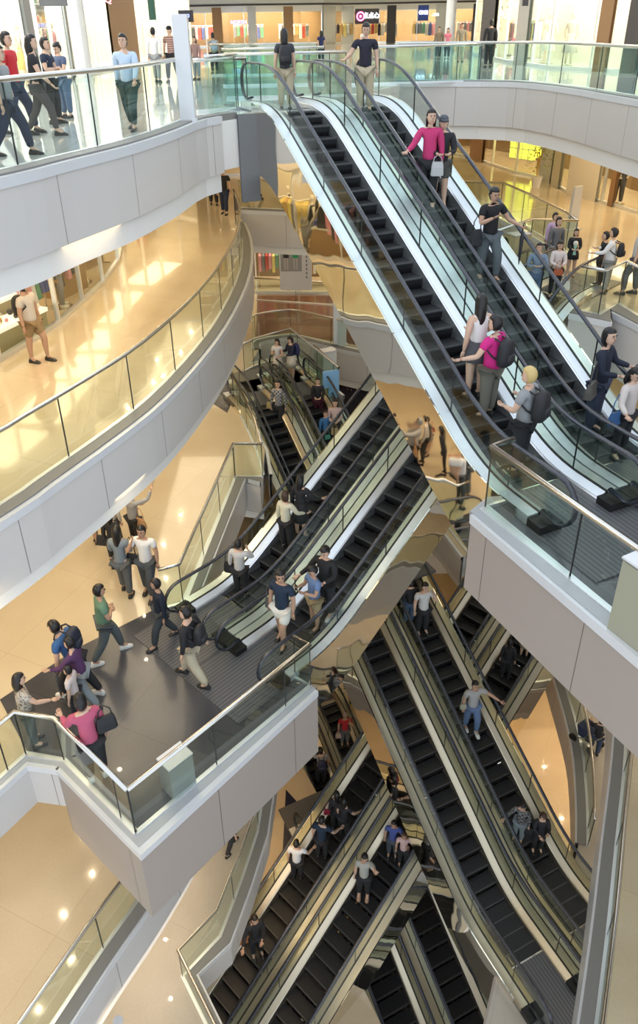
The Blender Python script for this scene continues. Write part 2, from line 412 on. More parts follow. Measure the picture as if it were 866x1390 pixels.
LIGHTS2=[(-5.2,17.,2.5,9,330,.15),(-4.6,26.,2.4,8,240,0),(-8.,10.,3.,6,260,.3),(0.,37.,10,4,260,0),(11.,24.,3.,10,240,0)]
LIGHTS3=[(-7.,8.5,3.,7,190,.4),(-5.,17,3,8,240,0),(5.,36.,10,5,120,0),(7.6,24.5,3,3,120,0),(11.,14,2.5,8,180,0)]
LIGHTS4=[(-4.5,12.,3.,8,240,.3),(-4.,22,3,8,200,0),(12,17,3,8,220,0),(4.,31,8,4,200,0),(9.5,9,3,4,140,0)]
LIGHTS5=[(-2.2,16,3,8,150,.1),(10.5,20,2.5,9,300,0),(2,30,6,6,160,0)]
LIGHTS0=[(-7.,20.,2.,16,330,0),(11.,35.,3.,14,280,0),(3.,55.,14.,20,900,0),(14,20,2,8,150,0)]
DOWNS=[(L0-1.24,[(-5.0+.35*math.sin(i),11.5+i*2.2) for i in range(9)]+[(-5.6+.3*math.cos(i*2),12.2+i*2.) for i in range(8)]+[(10.8,19+i*3.) for i in range(6)],'recessed warm ceiling lamps below the top floor'),
 (L1-1.05,[(-5.2-.4*(i%2),9.5+i*2.) for i in range(9)]+[(-6.6,13+i*3) for i in range(4)],'recessed warm ceiling lamps below the first gallery'),
 (L2-1.05,[(-6.2-.5*(i%2),6.+i*1.1) for i in range(8)]+[(-4.2,12),(-4.4,15)],'recessed warm ceiling lamps below the granite level'),
 (L3-1.05,[(-6.-.5*(i%3),6.5+i*.8) for i in range(7)]+[(-4.2-.4*(i%2),8.+i*1.6) for i in range(5)]+[(10.6,12+i*2.5) for i in range(4)],'recessed warm ceiling lamps below the third gallery'),
 (L4-1.05,[(-2.6,12.5+i*2.) for i in range(3)]+[(10.4,15+i*2.5) for i in range(4)],'recessed warm ceiling lamps below the speckled floor')]
for _L in (LIGHTS1,LIGHTS2,LIGHTS3,LIGHTS4,LIGHTS5,LIGHTS0):
    for _i,_t in enumerate(_L): _L[_i]=_t[:4]+(_t[4]*.42,_t[5])
_f=lambda L,k:[_t[:4]+(_t[4]*k,_t[5]) for _t in L]
LIGHTS1=_f(LIGHTS1,1.05); LIGHTS2=_f(LIGHTS2,1.25); LIGHTS3=_f(LIGHTS3,.48); LIGHTS0=_f(LIGHTS0,3.0); LIGHTS4=_f(LIGHTS4,.9)
WORLD=1.5; EXPO=0.
# ---- escalators -------------------------------------------------------------------------------------
GA='escalators of the upper pair'; 
build_escalator(E1,0,'left upper escalator, with the woman in a white top riding it','',clad=(-1,))
build_escalator(E1,1,'right upper escalator, with the man in a black polo riding it','',clad=(1,))
build_escalator(E2,0,'middle crossing escalator, right lane, with men standing at its foot on the granite landing','',clad=(1,))
build_escalator(E2,1,'middle crossing escalator, left lane, with the woman in a cream jumper riding it','',clad=(-1,))
build_escalator(E3,0,'long empty lower escalator, left lane of the pair in the centre bottom','',clad=(-1,))
build_escalator(E3,1,'long lower escalator, right lane carrying the man in the grey t-shirt','',clad=(1,))
build_escalator(E4,0,'deep crossing escalator under the long pair, left lane with a woman in black','',clad=(-1,))
build_escalator(E4,1,'deep crossing escalator under the long pair, right lane with the man in a blue shirt','',clad=(1,))
build_escalator(E6,0,'small far escalator, left lane with the woman in a checked shirt','',clad=(-1,))
build_escalator(E6,1,'small far escalator, right lane with the woman all in black','',clad=(1,))
build_escalator(E7,0,'lowest escalator at the bottom edge, right lane, empty and dim','',clad=(1,))
build_escalator(E7,1,'lowest escalator at the bottom edge, left lane, empty and dim','',clad=(-1,))
build_escalator(E8,0,'deep far escalator beside the granite platform edge, left lane with a backpacker','',clad=(-1,))
build_escalator(E8,1,'deep far escalator beside the granite platform edge, right lane where the red shirt stands','',clad=(1,))

# ---- atrium edges (plan, survey units) -----------------------------------------------------------------
def epts(E,lat,t): q=E.o+E.l*lat+E.h*t; return (q.x,q.y)
A0=smoothline([(-9.2,3.),(-7.2,7.2),(-5.5,10.2),(-4.56,11.94),(-4.14,13.03),(-3.46,14.7),(-2.96,16.63),(-2.53,18.76),(-1.5,20.2)],3)
A1=smoothline([(-9.4,3.),(-7.3,7.0),(-5.22,10.67),(-4.83,11.48),(-4.04,13.18),(-3.4,14.83),(-2.78,17.39),(-2.35,20.22),(-2.11,24.1),(-2.3,28.),(-2.75,31.)],3)
B0=smoothline([(3.3,29.7),(4.19,29.5),(7.3,28.5),(8.47,25.69),(8.98,21.99),(9.5,18.),(10.4,13.),(12.,8.5)],3)
F1=[(-2.79,33.75),(-.53,33.13),(3.,32.5),(6.51,32.1)]
G1=[(6.51,32.1),(8.12,31.78),(8.58,29.36),(9.0,26.4),(9.0,25.1)]
H1=[(8.98,25.),(7.6,25.42),(6.11,23.9)]
D1=[(7.42,19.9),(7.93,19.45),(8.79,20.3),(9.1,18.4),(9.9,15.),(11.2,11.5)]
l0left=offset(A0,.3); l1left=offset(A1,.3)
# top floor
e1a,e1b=epts(E1,-.95,-.6),epts(E1,2.85,-.6)
poly=l0left[:-1]+[epts(E1,-1.0,-.9),e1a,e1b,epts(E1,2.9,-3.4),(3.25,28.)]+offset(B0,.3)+[(26,5),(26,95),(-26,95),(-26,3)]
slab('floor',poly,L0,1.2,M_MARB0,M_SOFF)
edge_trim(l0left[:-2],L0,1.25); edge_trim(offset(B0,.3),L0,1.4)
ribbon([l0left[-2],e1a],L0,L0-2.05,M_DKPAN); ribbon([e1a,e1b],L0-.05,L0-1.45,M_DKPAN); ribbon([e1b,epts(E1,2.9,-3.4),(3.25,28.)],L0,L0-1.5,M_FAS)
# level 1 ring
poly=l1left+offset(F1,.25)+offset(G1,.25)[1:]+offset(H1,.25)[1:]+[epts(E2,-2.85,-.6),epts(E2,.95,-.6)]+offset(D1,.25)+[(26,8),(26,62),(-26,62),(-26,3)]
slab('floor',poly,L1,1.0,M_MARB,M_SOFF)
edge_trim(l1left,L1,1.3,low=.35); edge_trim(offset(F1,.25),L1,1.5,low=.35); edge_trim(offset(G1,.25),L1,1.3,low=.3); edge_trim(offset(H1,.25),L1,1.3,low=0); edge_trim(offset(D1,.25),L1,1.5,low=.3)
# stone curbs outside the glass
def curb(pts,z,w=.26,side=1): ribbon(offset(pts,.04*side),z+.05,z-.1,M_CURB,w,side=side)
curb(A0[:-1],L0); curb(A1,L1); curb(B0,L0); curb(D1,L1); curb(F1,L1)
# platform at the foot of the upper escalators
P1=[(2.72,10.2),(4.17,7.08),(5.6,4.2),(6.8,2.0)]
P1r=[(3.3,10.55),(2.90,10.33),(4.26,7.42),(5.75,4.4)]
poly=[P1[0],epts(E1,-.95,E1.L+.6),epts(E1,2.85,E1.L+.6),(13,14.8),(14,2)]+P1[::-1][:-1]
slab('floor',poly,L1,1.3,M_GRAN,M_FASD)
edge_trim([P1[3],P1[2],P1[1],P1[0]],L1,1.5,m=M_FASD,low=0,side=-1); edge_trim([P1[0],epts(E1,-.95,E1.L+.6)],L1,1.5,m=M_FASD,low=0,side=-1)
lp=MB(); 
q=[epts(E1,-.5,E1.L+3.0),epts(E1,2.4,E1.L+3.0),epts(E1,2.4,E1.L+.7),epts(E1,-.5,E1.L+.7)]
# level 2
P2=[(-9.2,5.2),(-7.0,8.4),(-6.12,9.74),(-5.77,10.29),(-4.95,10.12),(-3.23,8.54),(-.02,11.95)]
N2=[(-3.2,14.9),(-2.34,20.78),(-1.5,20.75)]
E6l=[epts(E6,-.95,5.),epts(E6,-.95,-.6)]
Q2=[(1.25,26.6),(-.65,30.9),(-2.15,29.8)]
R2=smoothline([(-2.35,31.6),(-2.3,32.7),(-.68,33.34),(.51,32.6),(2.75,31.1),(6.,29.6),(8.1,27.)],3)
S2=smoothline([(8.1,27.),(8.4,24.),(8.2,21.5),(8.3,19.),(9.,15.),(10.4,10.)],3)
def outw(p,d=.25,side=1): return offset(p,d*side)
P2o=outw(P2,.12)
poly=P2o+[epts(E2,1.0,E2.L+1.4),epts(E2,.95,E2.L+.6),epts(E2,-2.85,E2.L+.6)]+outw(N2)+[(-1.45,22.5),epts(E6,-.98,-.6),epts(E6,2.68,-.6),(1.4,26.7),(-.6,31.1),(-2.4,30.0)]+outw(R2)+outw(S2)[1:]+[(26,8),(26,62),(-26,62),(-26,4)]
slab('floor',poly,L2,1.0,M_MARB,M_SOFF)
# granite inlay of the platform: a thin stone layer
gr=[(-6.81,11.73),(-5.51,13.25),(-3.99,14.48),(-3.3,14.85),epts(E2,-2.85,E2.L+1.2),epts(E2,-2.0,E2.L+.7),epts(E2,.95,E2.L+.7),(-.1,11.95),(-3.23,8.66),(-4.95,10.2),(-5.77,10.35)]
slab('floor',gr,L2+.012,.02,M_GRAN,M_GRAN)
gr=[epts(E6,-.95,-.7),epts(E6,2.68,-.7),(1.25,26.7),(-.62,30.9),(-2.15,29.8),(-3.0,28.8),(-3.9,26.6),(-3.0,25.4)]
slab('floor',gr,L2+.012,.02,M_GRAN,M_GRAN)
slab('floor',[(-2.3,33.2),(-.7,33.7),(.6,32.9),(3,31.6),(5,31),(7,37),(4,38.6),(-2.6,40)],L2+.012,.02,M_BROWN,M_BROWN)
pl=outw(P2,.12)
edge_trim(pl[:5],L2,1.15,low=0); ribbon(pl[4:],L2+.02,L2-.14,M_RIM,.1); ribbon(pl[4:],L2-.14,L2-1.95,M_FASD,.08)
ribbon([pl[-1],epts(E2,1.0,E2.L+1.3)],L2,L2-1.95,M_FASD,.08)
slab('trim_90',[pl[4],pl[5],pl[6],epts(E2,1.0,E2.L+1.3),epts(E2,.95,E2.L+.6),(-2.2,14.5),(-4.6,12.4)],L2-1.0,.95,M_FASP,M_FASP)
edge_trim(outw(N2),L2,1.2,low=.3); edge_trim([(-1.25,20.9),(-1.45,22.5),E6l[1]],L2,1.2,low=0)
edge_trim([(1.4,26.7),(-.6,31.1),(-2.4,30.0)],L2,1.1,low=0,side=1); edge_trim(outw(R2),L2,1.4,low=.4); edge_trim(outw(S2),L2,1.3,low=.4)
M_RIMP=mat('pale_metal_rim',(.46,.47,.49),.35,.2)
ribbon(P2,L2+.03,L2-.1,M_RIMP,.14)
curb(N2,L2); curb(R2,L2); curb(S2,L2)
ribbon([P1r[3],P1r[2],P1r[1],P1r[0]],L1+.04,L1-.1,M_RIMP,.26,side=-1)
# level 3
A3=smoothline([(-7.5,3.),(-5.7,6.6),(-4.64,8.73),(-3.91,10.08),(-3.1,11.9),(-2.3,14.5),(-2.,18.),(-2.1,23.),(-1.2,26.),(.6,29.)],3)
B3=smoothline([(8.9,19.3),(9.3,17.2),(9.15,15.6),(8.3,13.4),(7.17,10.96),(6.12,8.69),(4.6,5.6)],3)
C3=[(2.,30.),(4.2,27.),(5.4,24.),(5.9,22.2)]
poly=outw(A3)+[(1.5,30.2)]+outw(C3)[1:]+[epts(E4,-.95,-.6),epts(E4,2.85,-.6)]+outw(B3)+[(26,4),(26,62),(-26,62),(-26,3)]
slab('floor',poly,L3,1.0,M_MARB,M_SOFF)
edge_trim(outw(A3),L3,1.2); edge_trim(outw(C3),L3,1.2); edge_trim(outw(B3),L3,1.6,m=M_RIM,low=.5)
# level 4
A4=[(-1.9,3.5),(-2.3,8.6),(-3.44,10.3),(-2.57,11.25),(-2.1,12.75),(-1.72,14.2),(-1.4,17.5),(-1.2,21.),(-.3,25.),(2.,27.6)]
B4=smoothline([(9.5,24.),(9.3,20.5),(9.05,17.4),(8.55,15.2),(8.05,13.6)],3)
poly=outw(A4)+[(8.5,27.5)]+outw(B4)+[epts(E3,2.85,E3.L+.2),epts(E3,2.85,E3.L+1.5),epts(E3,-.95,E3.L+1.5),(2.6,6.),(3.,3.),(26,3),(26,62),(-26,62),(-26,4)]
slab('floor',poly,L4,1.0,M_SPECK,M_SOFF)
edge_trim(outw(A4),L4,1.0,low=.2); edge_trim(outw(B4),L4,1.2); curb(A4,L4); curb(B4,L4); curb(A3,L3); curb(B3,L3); ribbon([(2.6,6.),epts(E3,-.95,E3.L+1.5)],L4,L4-1.5,M_FASD,side=-1)
# level 5 and the lowest floor
poly=[(-26,2),(1.9,2),(1.2,11.2),(-.6,15.),(-.2,17.),(2.,16.8),(4.6,12.),(9.,2),(26,2),(26,34),(-26,34)]
e8=[epts(E8,-.76,-.4),epts(E8,2.3,-.4),epts(E8,2.3,5.2),epts(E8,-.76,5.2)]
e7=[epts(E7,1.05,-.4),epts(E7,-3.2,-.4),epts(E7,-3.2,8.4),epts(E7,1.05,8.4)]
_t=(L3-L5)/TAN-1.; e4=[epts(E4,-1.02,_t),epts(E4,3.02,_t),epts(E4,3.02,E4.L+5),epts(E4,-1.02,E4.L+5)]
slab('floor',[(-26,-2),(26,-2),(26,62),(-26,62)],L5,.6,M_MARB,M_SOFF,holes=[e8,e7,e4])
slab('floor',[epts(E4,-1.4,E4.L-.5),epts(E4,3.4,E4.L-.5),epts(E4,3.4,E4.L+5),epts(E4,-1.4,E4.L+5)],-27.7,.3,M_SPECK,M_SOFF)
slab('floor',[(-20,1),(20,1),(20,40),(-20,40)],L5-4.6,.4,M_SPECK,M_SOFF)
sl=U(L5,(388,1072),(418,1105),(398,1190),(376,1225),(384,1150)); slab('floor',sl,L5+.02,.03,mat('dark_blue_stone',(.02,.022,.05),.15),M_GRAN)
# dark carpet zone far away on level 3
slab('floor',[(-1.5,34),(12,31.5),(12,46),(-2,46)],L3+.02,.03,mat('navy_carpet',(.035,.035,.07),.6),M_GRAN)

# ---- railings ------------------------------------------------------------------------------------------
railing(A0[:-3],L0,'curved steel-topped glass railing in front of the man in the light blue shirt',step=2.1)
railing([A0[-3],(-1.9,19.9),epts(E1,-1.0,-1.7)],L0,'short glass railing joining the top of the left upper escalator',step=1.5)
railing(B0,L0,'long glass railing of the top floor right side with a clear steel rail',h=1.2,step=2.2,glass=M_GLASST)
railing(A1,L1,'long sweeping curved glass railing of the warm gallery on the left',step=2.1,h=1.3)
railing(F1,L1,'straight glass railing seen under the top landing, with passing legs behind',h=1.2)
railing(G1,L1,'bent glass railing by the yellow reflections on the right gallery',h=1.25)
railing(H1,L1,'glass railing at the back of the right landing beside the white totem',h=1.25)
railing(D1,L1,'kinked glass railing behind the man in the white shirt on the right landing',h=1.25)
railing(P1r,L1,'angled glass railing around the platform at the foot of the upper escalators',step=2.0,h=1.2,r=.05)
railing([P2[0],P2[1],P2[2],P2[3],P2[4],P2[5]],L2,'zigzag glass railing where the woman in pink leans',step=1.9,h=1.25,r=.05)
railing([P2[5],P2[6],(-.38,12.2)],L2,'straight glass railing along the front of the granite platform',step=1.95,h=1.25,r=.05)
railing([(-3.69,14.55),(-3.2,14.75),(-2.34,20.78),(-1.45,20.75)],L2,'glass railing climbing beside the middle escalators above the lit void',step=2.0,h=1.25)
railing([(-1.45,20.9),(-1.75,22.5),epts(E6,-1.15,-.3)],L2,'slim glass railing beside the small far escalator',step=1.6,h=1.2)
railing([epts(E6,2.75,-1.2),Q2[0],Q2[1],Q2[2],(-2.6,29.2)],L2,'pointed glass railing behind the two schoolgirls',step=2.0,h=1.25)
railing(R2,L2,'far curved glass railing over the white fascia under the banner',step=2.2,h=1.25)
railing([(-2.59,38.5),(2.2,37.3),(6,36)],L2,'farthest glass railing in front of the clothes racks',step=2.2,h=1.2)
railing(S2,L2,'curved glass railing on the right below the landing',step=2.2,h=1.25)
railing(A3,L3,'glass railing rising at the bottom left above the beige floor',step=2.2,h=1.25)
railing(C3,L3,'glass railing beyond the top of the deep crossing escalator',step=2.2,h=1.2)
railing(B3,L3,'curved glass railing over the bright band at the lower right',step=2.2,h=1.2)
railing(A4,L4,'bent glass railing beside the woman in black on the deep escalator',step=2.3,h=1.25)
railing(B4,L4,'curved glass railing at the lower right beside the stroller',step=2.0,h=1.25)
for i,(a,b,lab) in enumerate([((304,73.5),(470,70.5),'nearest'),((300,66.5),(440,64),'middle'),((285,60.5),(430,58.5),'farthest')]):
    z=L0; p=U(L0+1.15,a,b); railing(p,L0,'%s pale rail among the far railings on the top floor'%lab,h=1.15,glass=M_GLASST,step=3.)
p=U(L0+1.15,(478,64),(655,60)); railing(p,L0,'teal glass railing behind the upper escalator tops',h=1.15,glass=M_GLASST,step=3.)
p=U(L0+1.15,(262,82.),(334,79.)); railing(p,L0,'short teal glass railing beside the white post',h=1.15,glass=M_GLASST,step=3.)
mb=MB(); x,y=un(256,166,L0); mb.box(-.16,.16,-.12,.12,0,2.1); mb.box(-.19,.19,-.15,.15,0,.08); tag(mb.build('information_post',M_RIM,loc=V(x,y,L0)),'white post standing at the end of the curved railing','post')
# stone boxes (bins) on the platforms
def bin_(x,y,z,h,w,lab,m=None,rz=.3):
    r=empty('litter_bin',V(x,y,z),rz,lab,'bin')
    b=MB(); b.box(-w,w,-w*.7,w*.7,0,h-.06); b.box(-w*.92,w*.92,-w*.64,w*.64,h-.06,h-.03); b.build('bin_body',m or M_STEELD,r)
    b=MB(); b.box(-w*1.03,w*1.03,-w*.73,w*.73,h-.03,h); b.build('bin_lid',M_RIM,r)
bin_(*un(243,1066,L2),L2,.85,.27,'pale topped bin behind the front railing of the granite platform',mat('grey_bin',(.30,.29,.27),.4),.78)
bin_(*un(445,508,L2),L2,1.1,.3,'white bin beside the two schoolgirls',mat('white_bin',(.7,.7,.68),.4),.4)
bin_(*un(700,358,L1),L1,1.0,.32,'beige bin behind the man in the denim jacket',mat('beige_bin',(.6,.5,.3),.4),.4)
bin_(*un(884,872,L1),L1,1.2,.45,'olive box by the railing at the right edge of the platform',mat('olive_bin',(.35,.34,.25),.4),-1.1)
r=empty('totem_sign',V(*un(776,312,L1),L1),.5,'white totem standing behind the landing railing on the right','totem')
b=MB(); b.loft([[(-.25,-.06,0),(.25,-.06,0),(.25,.06,0),(-.25,.06,0)],[(-.2,-.05,1.6),(.2,-.05,1.6),(.2,.05,1.6),(-.2,.05,1.6)]]); b.build('panel',M_RIM,r); b=MB(); b.box(-.35,.35,-.16,.16,0,.05); b.build('foot',M_STEELD,r)
r=empty('totem_sign',V(*un(461,468,L2),L2),.2,'white totem on the brown floor beyond the schoolgirls','totem')
b=MB(); b.loft([[(-.3,-.06,0),(.3,-.06,0),(.3,.06,0),(-.3,.06,0)],[(-.3,-.05,2.),(.3,-.05,2.),(.3,.05,2.),(-.3,.05,2.)]]); b.build('panel',M_RIM,r); b=MB(); b.box(-.35,.35,-.16,.16,0,.05); b.build('foot',M_STEELD,r)
# blue display by the far escalator
r=empty('display_stand',V(*un(449,540,L2),L2),.3,'light blue stepped display stand by the small far escalator','display stand')
b=MB(); b.box(-.32,.32,-.05,.05,.45,1.15); b.build('panel',mat('sky_blue_panel',(.25,.5,.8),.4),r); b=MB(); b.box(-.1,.32,-.06,.06,.0,.45); b.build('base',mat('sky_blue_panel',(.25,.5,.8),.4),r)
# ---- shops --------------------------------------------------------------------------------------------
M_WARMW=mat('warm_shop_wall',(.72,.60,.42),.6); M_WHITEW=mat('white_shop_wall',(.8,.8,.78),.6); M_WOODW=mat('oak_shop_panel',(.30,.17,.08),.45); M_DARKW=mat('charcoal_shop_wall',(.05,.045,.045),.5)
M_GREENW=mat('dark_green_sign',(.02,.09,.06),.4); M_SHELF=mat('pale_shelf',(.6,.56,.48),.4)
PAL=[(.5,.06,.05),(.08,.1,.28),(.75,.72,.66),(.04,.04,.045),(.55,.35,.12),(.12,.3,.18),(.6,.55,.5),(.7,.3,.35),(.2,.2,.22),(.75,.6,.2)]
MC=[mat('cloth_%s'%n,c,.8) for n,c in zip(['red','blue','cream','black','tan','green','grey','pink','charcoal','mustard'],PAL)]
M_TILEW=mat('pale_wall_beyond',(.55,.54,.5),.5)
def rod(mb,a,b,r,m=0,seg=6): mb.tube([a,b],r,seg,m)
def glow(name,col,s): return mat(name,(.8,.8,.8),.5,emit=col,es=s)
M_GL_W=glow('lit_white_sign',(.95,.95,1),7.); M_GL_B=glow('lit_blue_sign',(.15,.25,1.),6.); M_GL_R=glow('lit_red_sign',(1.,.05,.12),5.); M_GL_P=glow('lit_magenta_sign',(1.,.1,.35),5.)
M_LAMP=glow('lamp_warm',(1.,.82,.55),170.); M_LAMPW=glow('lamp_white',(1.,.97,.92),40.)
def garment(mb,x,z,w,h,m):
    mb.loft([[(x-w*.1,-.16*s,z),(x+w*.1,-.16*s,z),(x+w*.12,.16*s,z),(x-w*.12,.16*s,z)] if k==0 else [(x-w*.5,-.24*s,z-h*q),(x+w*.5,-.24*s,z-h*q),(x+w*.5,.24*s,z-h*q),(x-w*.5,.24*s,z-h*q)] for k,(q,s) in enumerate([(0,.7),(.12,1.),(.6,.9),(1.,1.05)])],m)
def clothes_rack(x,y,z,rz,lab,n=12,w=2.2,h=1.7,seed=0,group=None):
    R=random.Random(seed); r=empty('clothes_rack',V(x,y,z),rz,lab,'clothes rack',group)
    f=MB(); rod(f,(-w/2,0,0),(-w/2,0,h),.025); rod(f,(w/2,0,0),(w/2,0,h),.025); rod(f,(-w/2,0,h),(w/2,0,h),.025); rod(f,(-w/2,-.25,.03),(-w/2,.25,.03),.03); rod(f,(w/2,-.25,.03),(w/2,.25,.03),.03); f.build('rack_frame',M_STEEL,r)
    for i in range(n):
        g=MB(); garment(g,0,0,w/n*.8,R.uniform(.75,1.15),0); o=g.build('garment',R.choice(MC),r); o.location=((-w/2+w*(i+.5)/n)*K,0,(h-.04)*K)
    return r
def table_display(x,y,z,rz,lab,w=1.6,d=.9,h=.85,m=None,seed=0,box=True,cat='display table'):
    R=random.Random(seed); r=empty('display_table',V(x,y,z),rz,lab,cat)
    b=MB()
    if box: b.box(-w/2,w/2,-d/2,d/2,0,h-.06)
    else:
        for sx in (-1,1):
            for sy in (-1,1): b.box(sx*(w/2-.06)-.04,sx*(w/2-.06)+.04,sy*(d/2-.06)-.04,sy*(d/2-.06)+.04,0,h-.06)
    b.build('table_body',m or M_WOODW,r); b=MB(); b.box(-w/2-.04,w/2+.04,-d/2-.04,d/2+.04,h-.06,h); b.build('table_top',M_SHELF,r)
    for i in range(6):
        g=MB(); s=R.uniform(.1,.2); g.box(-s,s,-s*.7,s*.7,0,R.uniform(.05,.22)); o=g.build('folded_goods',R.choice(MC),r); o.location=((-w/2+w*(i+.5)/6)*K,R.uniform(-d/4,d/4)*K,h*K)
    return r
def shelf_unit(x,y,z,rz,lab,w=2.4,h=2.3,d=.4,rows=4,m=None,n=7,seed=0,small=False):
    R=random.Random(seed); r=empty('shelf_unit',V(x,y,z),rz,lab,'shelf unit')
    b=MB(); b.box(-w/2,w/2,d/2-.03,d/2,0,h); b.box(-w/2-.03,-w/2,-d/2,d/2,0,h); b.box(w/2,w/2+.03,-d/2,d/2,0,h); b.build('shelf_carcass',m or M_SHELF,r)
    for k in range(rows+1):
        b=MB(); zz=h*k/rows; b.box(-w/2,w/2,-d/2,d/2,zz-.03,zz); b.build('shelf_board',m or M_SHELF,r)
        if k<rows:
            for i in range(n):
                g=MB(); s=w/n*.32; hh=h/rows*R.uniform(.25,.7)
                if R.random()<.5: g.box(-s,s,-d*.3,d*.3,0,hh)
                else: g.disc_lathe((0,0,0),[(s,0),(s*1.05,hh*.5),(s*.4,hh*.8),(s*.35,hh)],8)
                o=g.build('goods',R.choice(MC),r); o.location=((-w/2+w*(i+.5)/n)*K,0,zz*K)
    return r
def mannequin(x,y,z,rz,lab,top,bot,hh=1.95,dress=False):
    r=empty('mannequin',V(x,y,z),rz,lab,'mannequin'); s=hh
    sk=mat('mannequin_ivory',(.75,.68,.55),.35)
    b=MB()
    for q in (-1,1):
        b.tube([(q*.05*s,0,.52*s),(q*.055*s,.01*s,.28*s),(q*.06*s,0,.05*s)],[.05*s,.035*s,.022*s],8); b.box(q*.06*s-.025*s,q*.06*s+.025*s,-.03*s,.10*s,0,.045*s)
        b.tube([(q*.11*s,0,.80*s),(q*.17*s,-.02*s,.64*s),(q*.12*s,.05*s,.52*s)],[.03*s,.024*s,.018*s],8)
    b.tube([(0,0,.5*s),(0,0,.6*s),(0,0,.72*s),(0,0,.8*s),(0,0,.84*s),(0,0,.87*s)],[.08*s,.065*s,.085*s,.075*s,.03*s,.028*s],10)
    b.ell((0,.005*s,.925*s),(.045*s,.055*s,.07*s),10,8); b.build('figure',sk,r,smooth=True)
    b=MB()
    b.loft([[(rx*s*math.cos(2*PI*j/12),ry*s*math.sin(2*PI*j/12),zz*s) for j in range(12)] for rx,ry,zz in [(.11,.075,.50),(.085,.065,.6),(.115,.08,.72),(.12,.07,.79),(.05,.045,.825)]]); b.build('top',top,r,smooth=True)
    b=MB()
    if dress: b.loft([[(rx*s*math.cos(2*PI*j/12),ry*s*math.sin(2*PI*j/12),zz*s) for j in range(12)] for rx,ry,zz in [(.17,.14,.25),(.13,.1,.45),(.088,.068,.6)]])
    else:
        for q in (-1,1): b.tube([(q*.05*s,0,.56*s),(q*.058*s,.01*s,.28*s),(q*.062*s,0,.06*s)],[.072*s,.05*s,.038*s],8)
        b.ell((0,0,.54*s),(.105*s,.075*s,.06*s),10,6)
    b.build('lower_garment',bot,r,smooth=True)
    b=MB(); b.disc_lathe((0,0,0),[(.16*s,-.002),(.16*s,.012)],16); b.build('stand',M_STEEL,r)
    return r
TXT=[0]
def text_mesh(s,size,m,parent,loc,name='lettering',ext=.02,rot=(PI/2,0,0)):
    cu=bpy.data.curves.new(name,'FONT'); cu.body=s; cu.size=size*K; cu.extrude=ext*K; cu.align_x='CENTER'; cu.align_y='CENTER'
    t=bpy.data.objects.new(name,cu); C.objects.link(t); dg=bpy.context.evaluated_depsgraph_get(); me=bpy.data.meshes.new_from_object(t.evaluated_get(dg)); bpy.data.objects.remove(t)
    me.materials.clear(); me.materials.append(m); o=bpy.data.objects.new(name,me); C.objects.link(o); o.parent=parent; o.location=[c*K for c in loc]; o.rotation_euler=rot; return o
def sign(a,b,z,h,lab,panel,s=None,tm=None,size=.4,extra=None,proj=.08):
    """sign board on a facade from plan point a to b (front faces to the right of a->b)"""
    A=Vector(a);B=Vector(b);m=(A+B)/2;w=(B-A).length; rz=math.atan2(B.y-A.y,B.x-A.x)
    r=empty('shop_sign',V(m.x,m.y,z),rz,lab,'sign'); q=MB(); q.box(-w/2,w/2,-proj,0,0,h); q.build('sign_board',panel,r)
    if s: text_mesh(s,size,tm,r,(0 if not extra else extra,-proj-.02,h/2))
    return r
WALLN=[0]
def facade(pts,z,h,back,lab,mull=2.4,head=.55,mh=None,mw=None,side=1,light=60,lcol=(1,.85,.6),glass=None,back_h=None):
    """glazed shop front along pts (void/walk side on the right), with a room behind"""
    B=offset(pts,-back*side)
    ribbon(B,z+h+.1,z,mw or M_WARMW,.1,name='wall_back.%03d'%WALLN[0],side=side); WALLN[0]+=1
    ribbon(offset(pts,-.05*side),z+h+.1,z+h-head,mh or M_SOFF,.14,side=side)
    ribbon(offset(pts,-.05*side),z+.12,z,M_STEELD,.12,side=side)
    slab('ceiling',list(pts)+list(B)[::-1],z+h+.15,.08,M_SOFF,M_SOFF)
    tot=0
    for i in range(len(pts)-1):
        a=Vector(pts[i]);b=Vector(pts[i+1]);l=(b-a).length;n=max(1,round(l/mull)); d=(b-a).normalized(); nn=Vector((d.y,-d.x))*side
        for k in range(n):
            p=a+(b-a)*k/n;q=a+(b-a)*(k+1)/n;m=(p+q)/2
            r=empty('shop_window',V(m.x,m.y,z),math.atan2(d.y,d.x),lab,'shop window',lab)
            w=(q-p).length
            f=MB(); f.box(-w/2-.035,-w/2+.035,-.06,.06,.1,h-head); f.box(-w/2,w/2,-.05,.05,h-head-.05,h-head); fo=f.build('frame',M_STEELD,r)
            g=MB(); g.box(-w/2+.04,w/2-.03,-.012,.012,.1,h-head-.05); g.build('pane',glass or M_GLASSC,fo)
    for i in range(0,len(pts)-1,1):
        a=(Vector(pts[i])+Vector(pts[i+1])+Vector(B[i])+Vector(B[i+1]))/4; l=(Vector(pts[i])-Vector(pts[i+1])).length
        ld=bpy.data.lights.new('shop_ceiling_light','AREA'); ld.shape='RECTANGLE'; ld.size=max(1,l*K*.8); ld.size_y=back*K*.5; ld.energy=light*l*.42; ld.color=lcol
        o=bpy.data.objects.new('shop_ceiling_light',ld); C.objects.link(o); o.location=V(a.x,a.y,z+h-.1); d=Vector(pts[i+1])-Vector(pts[i]); o.rotation_euler=(0,0,math.atan2(d.y,d.x))
    for e,oo in ((pts[0],B[0]),(pts[-1],B[-1])): ribbon([e,oo],z+h,z,mw or M_WARMW,.08,name='wall_side.%03d'%WALLN[0]); WALLN[0]+=1

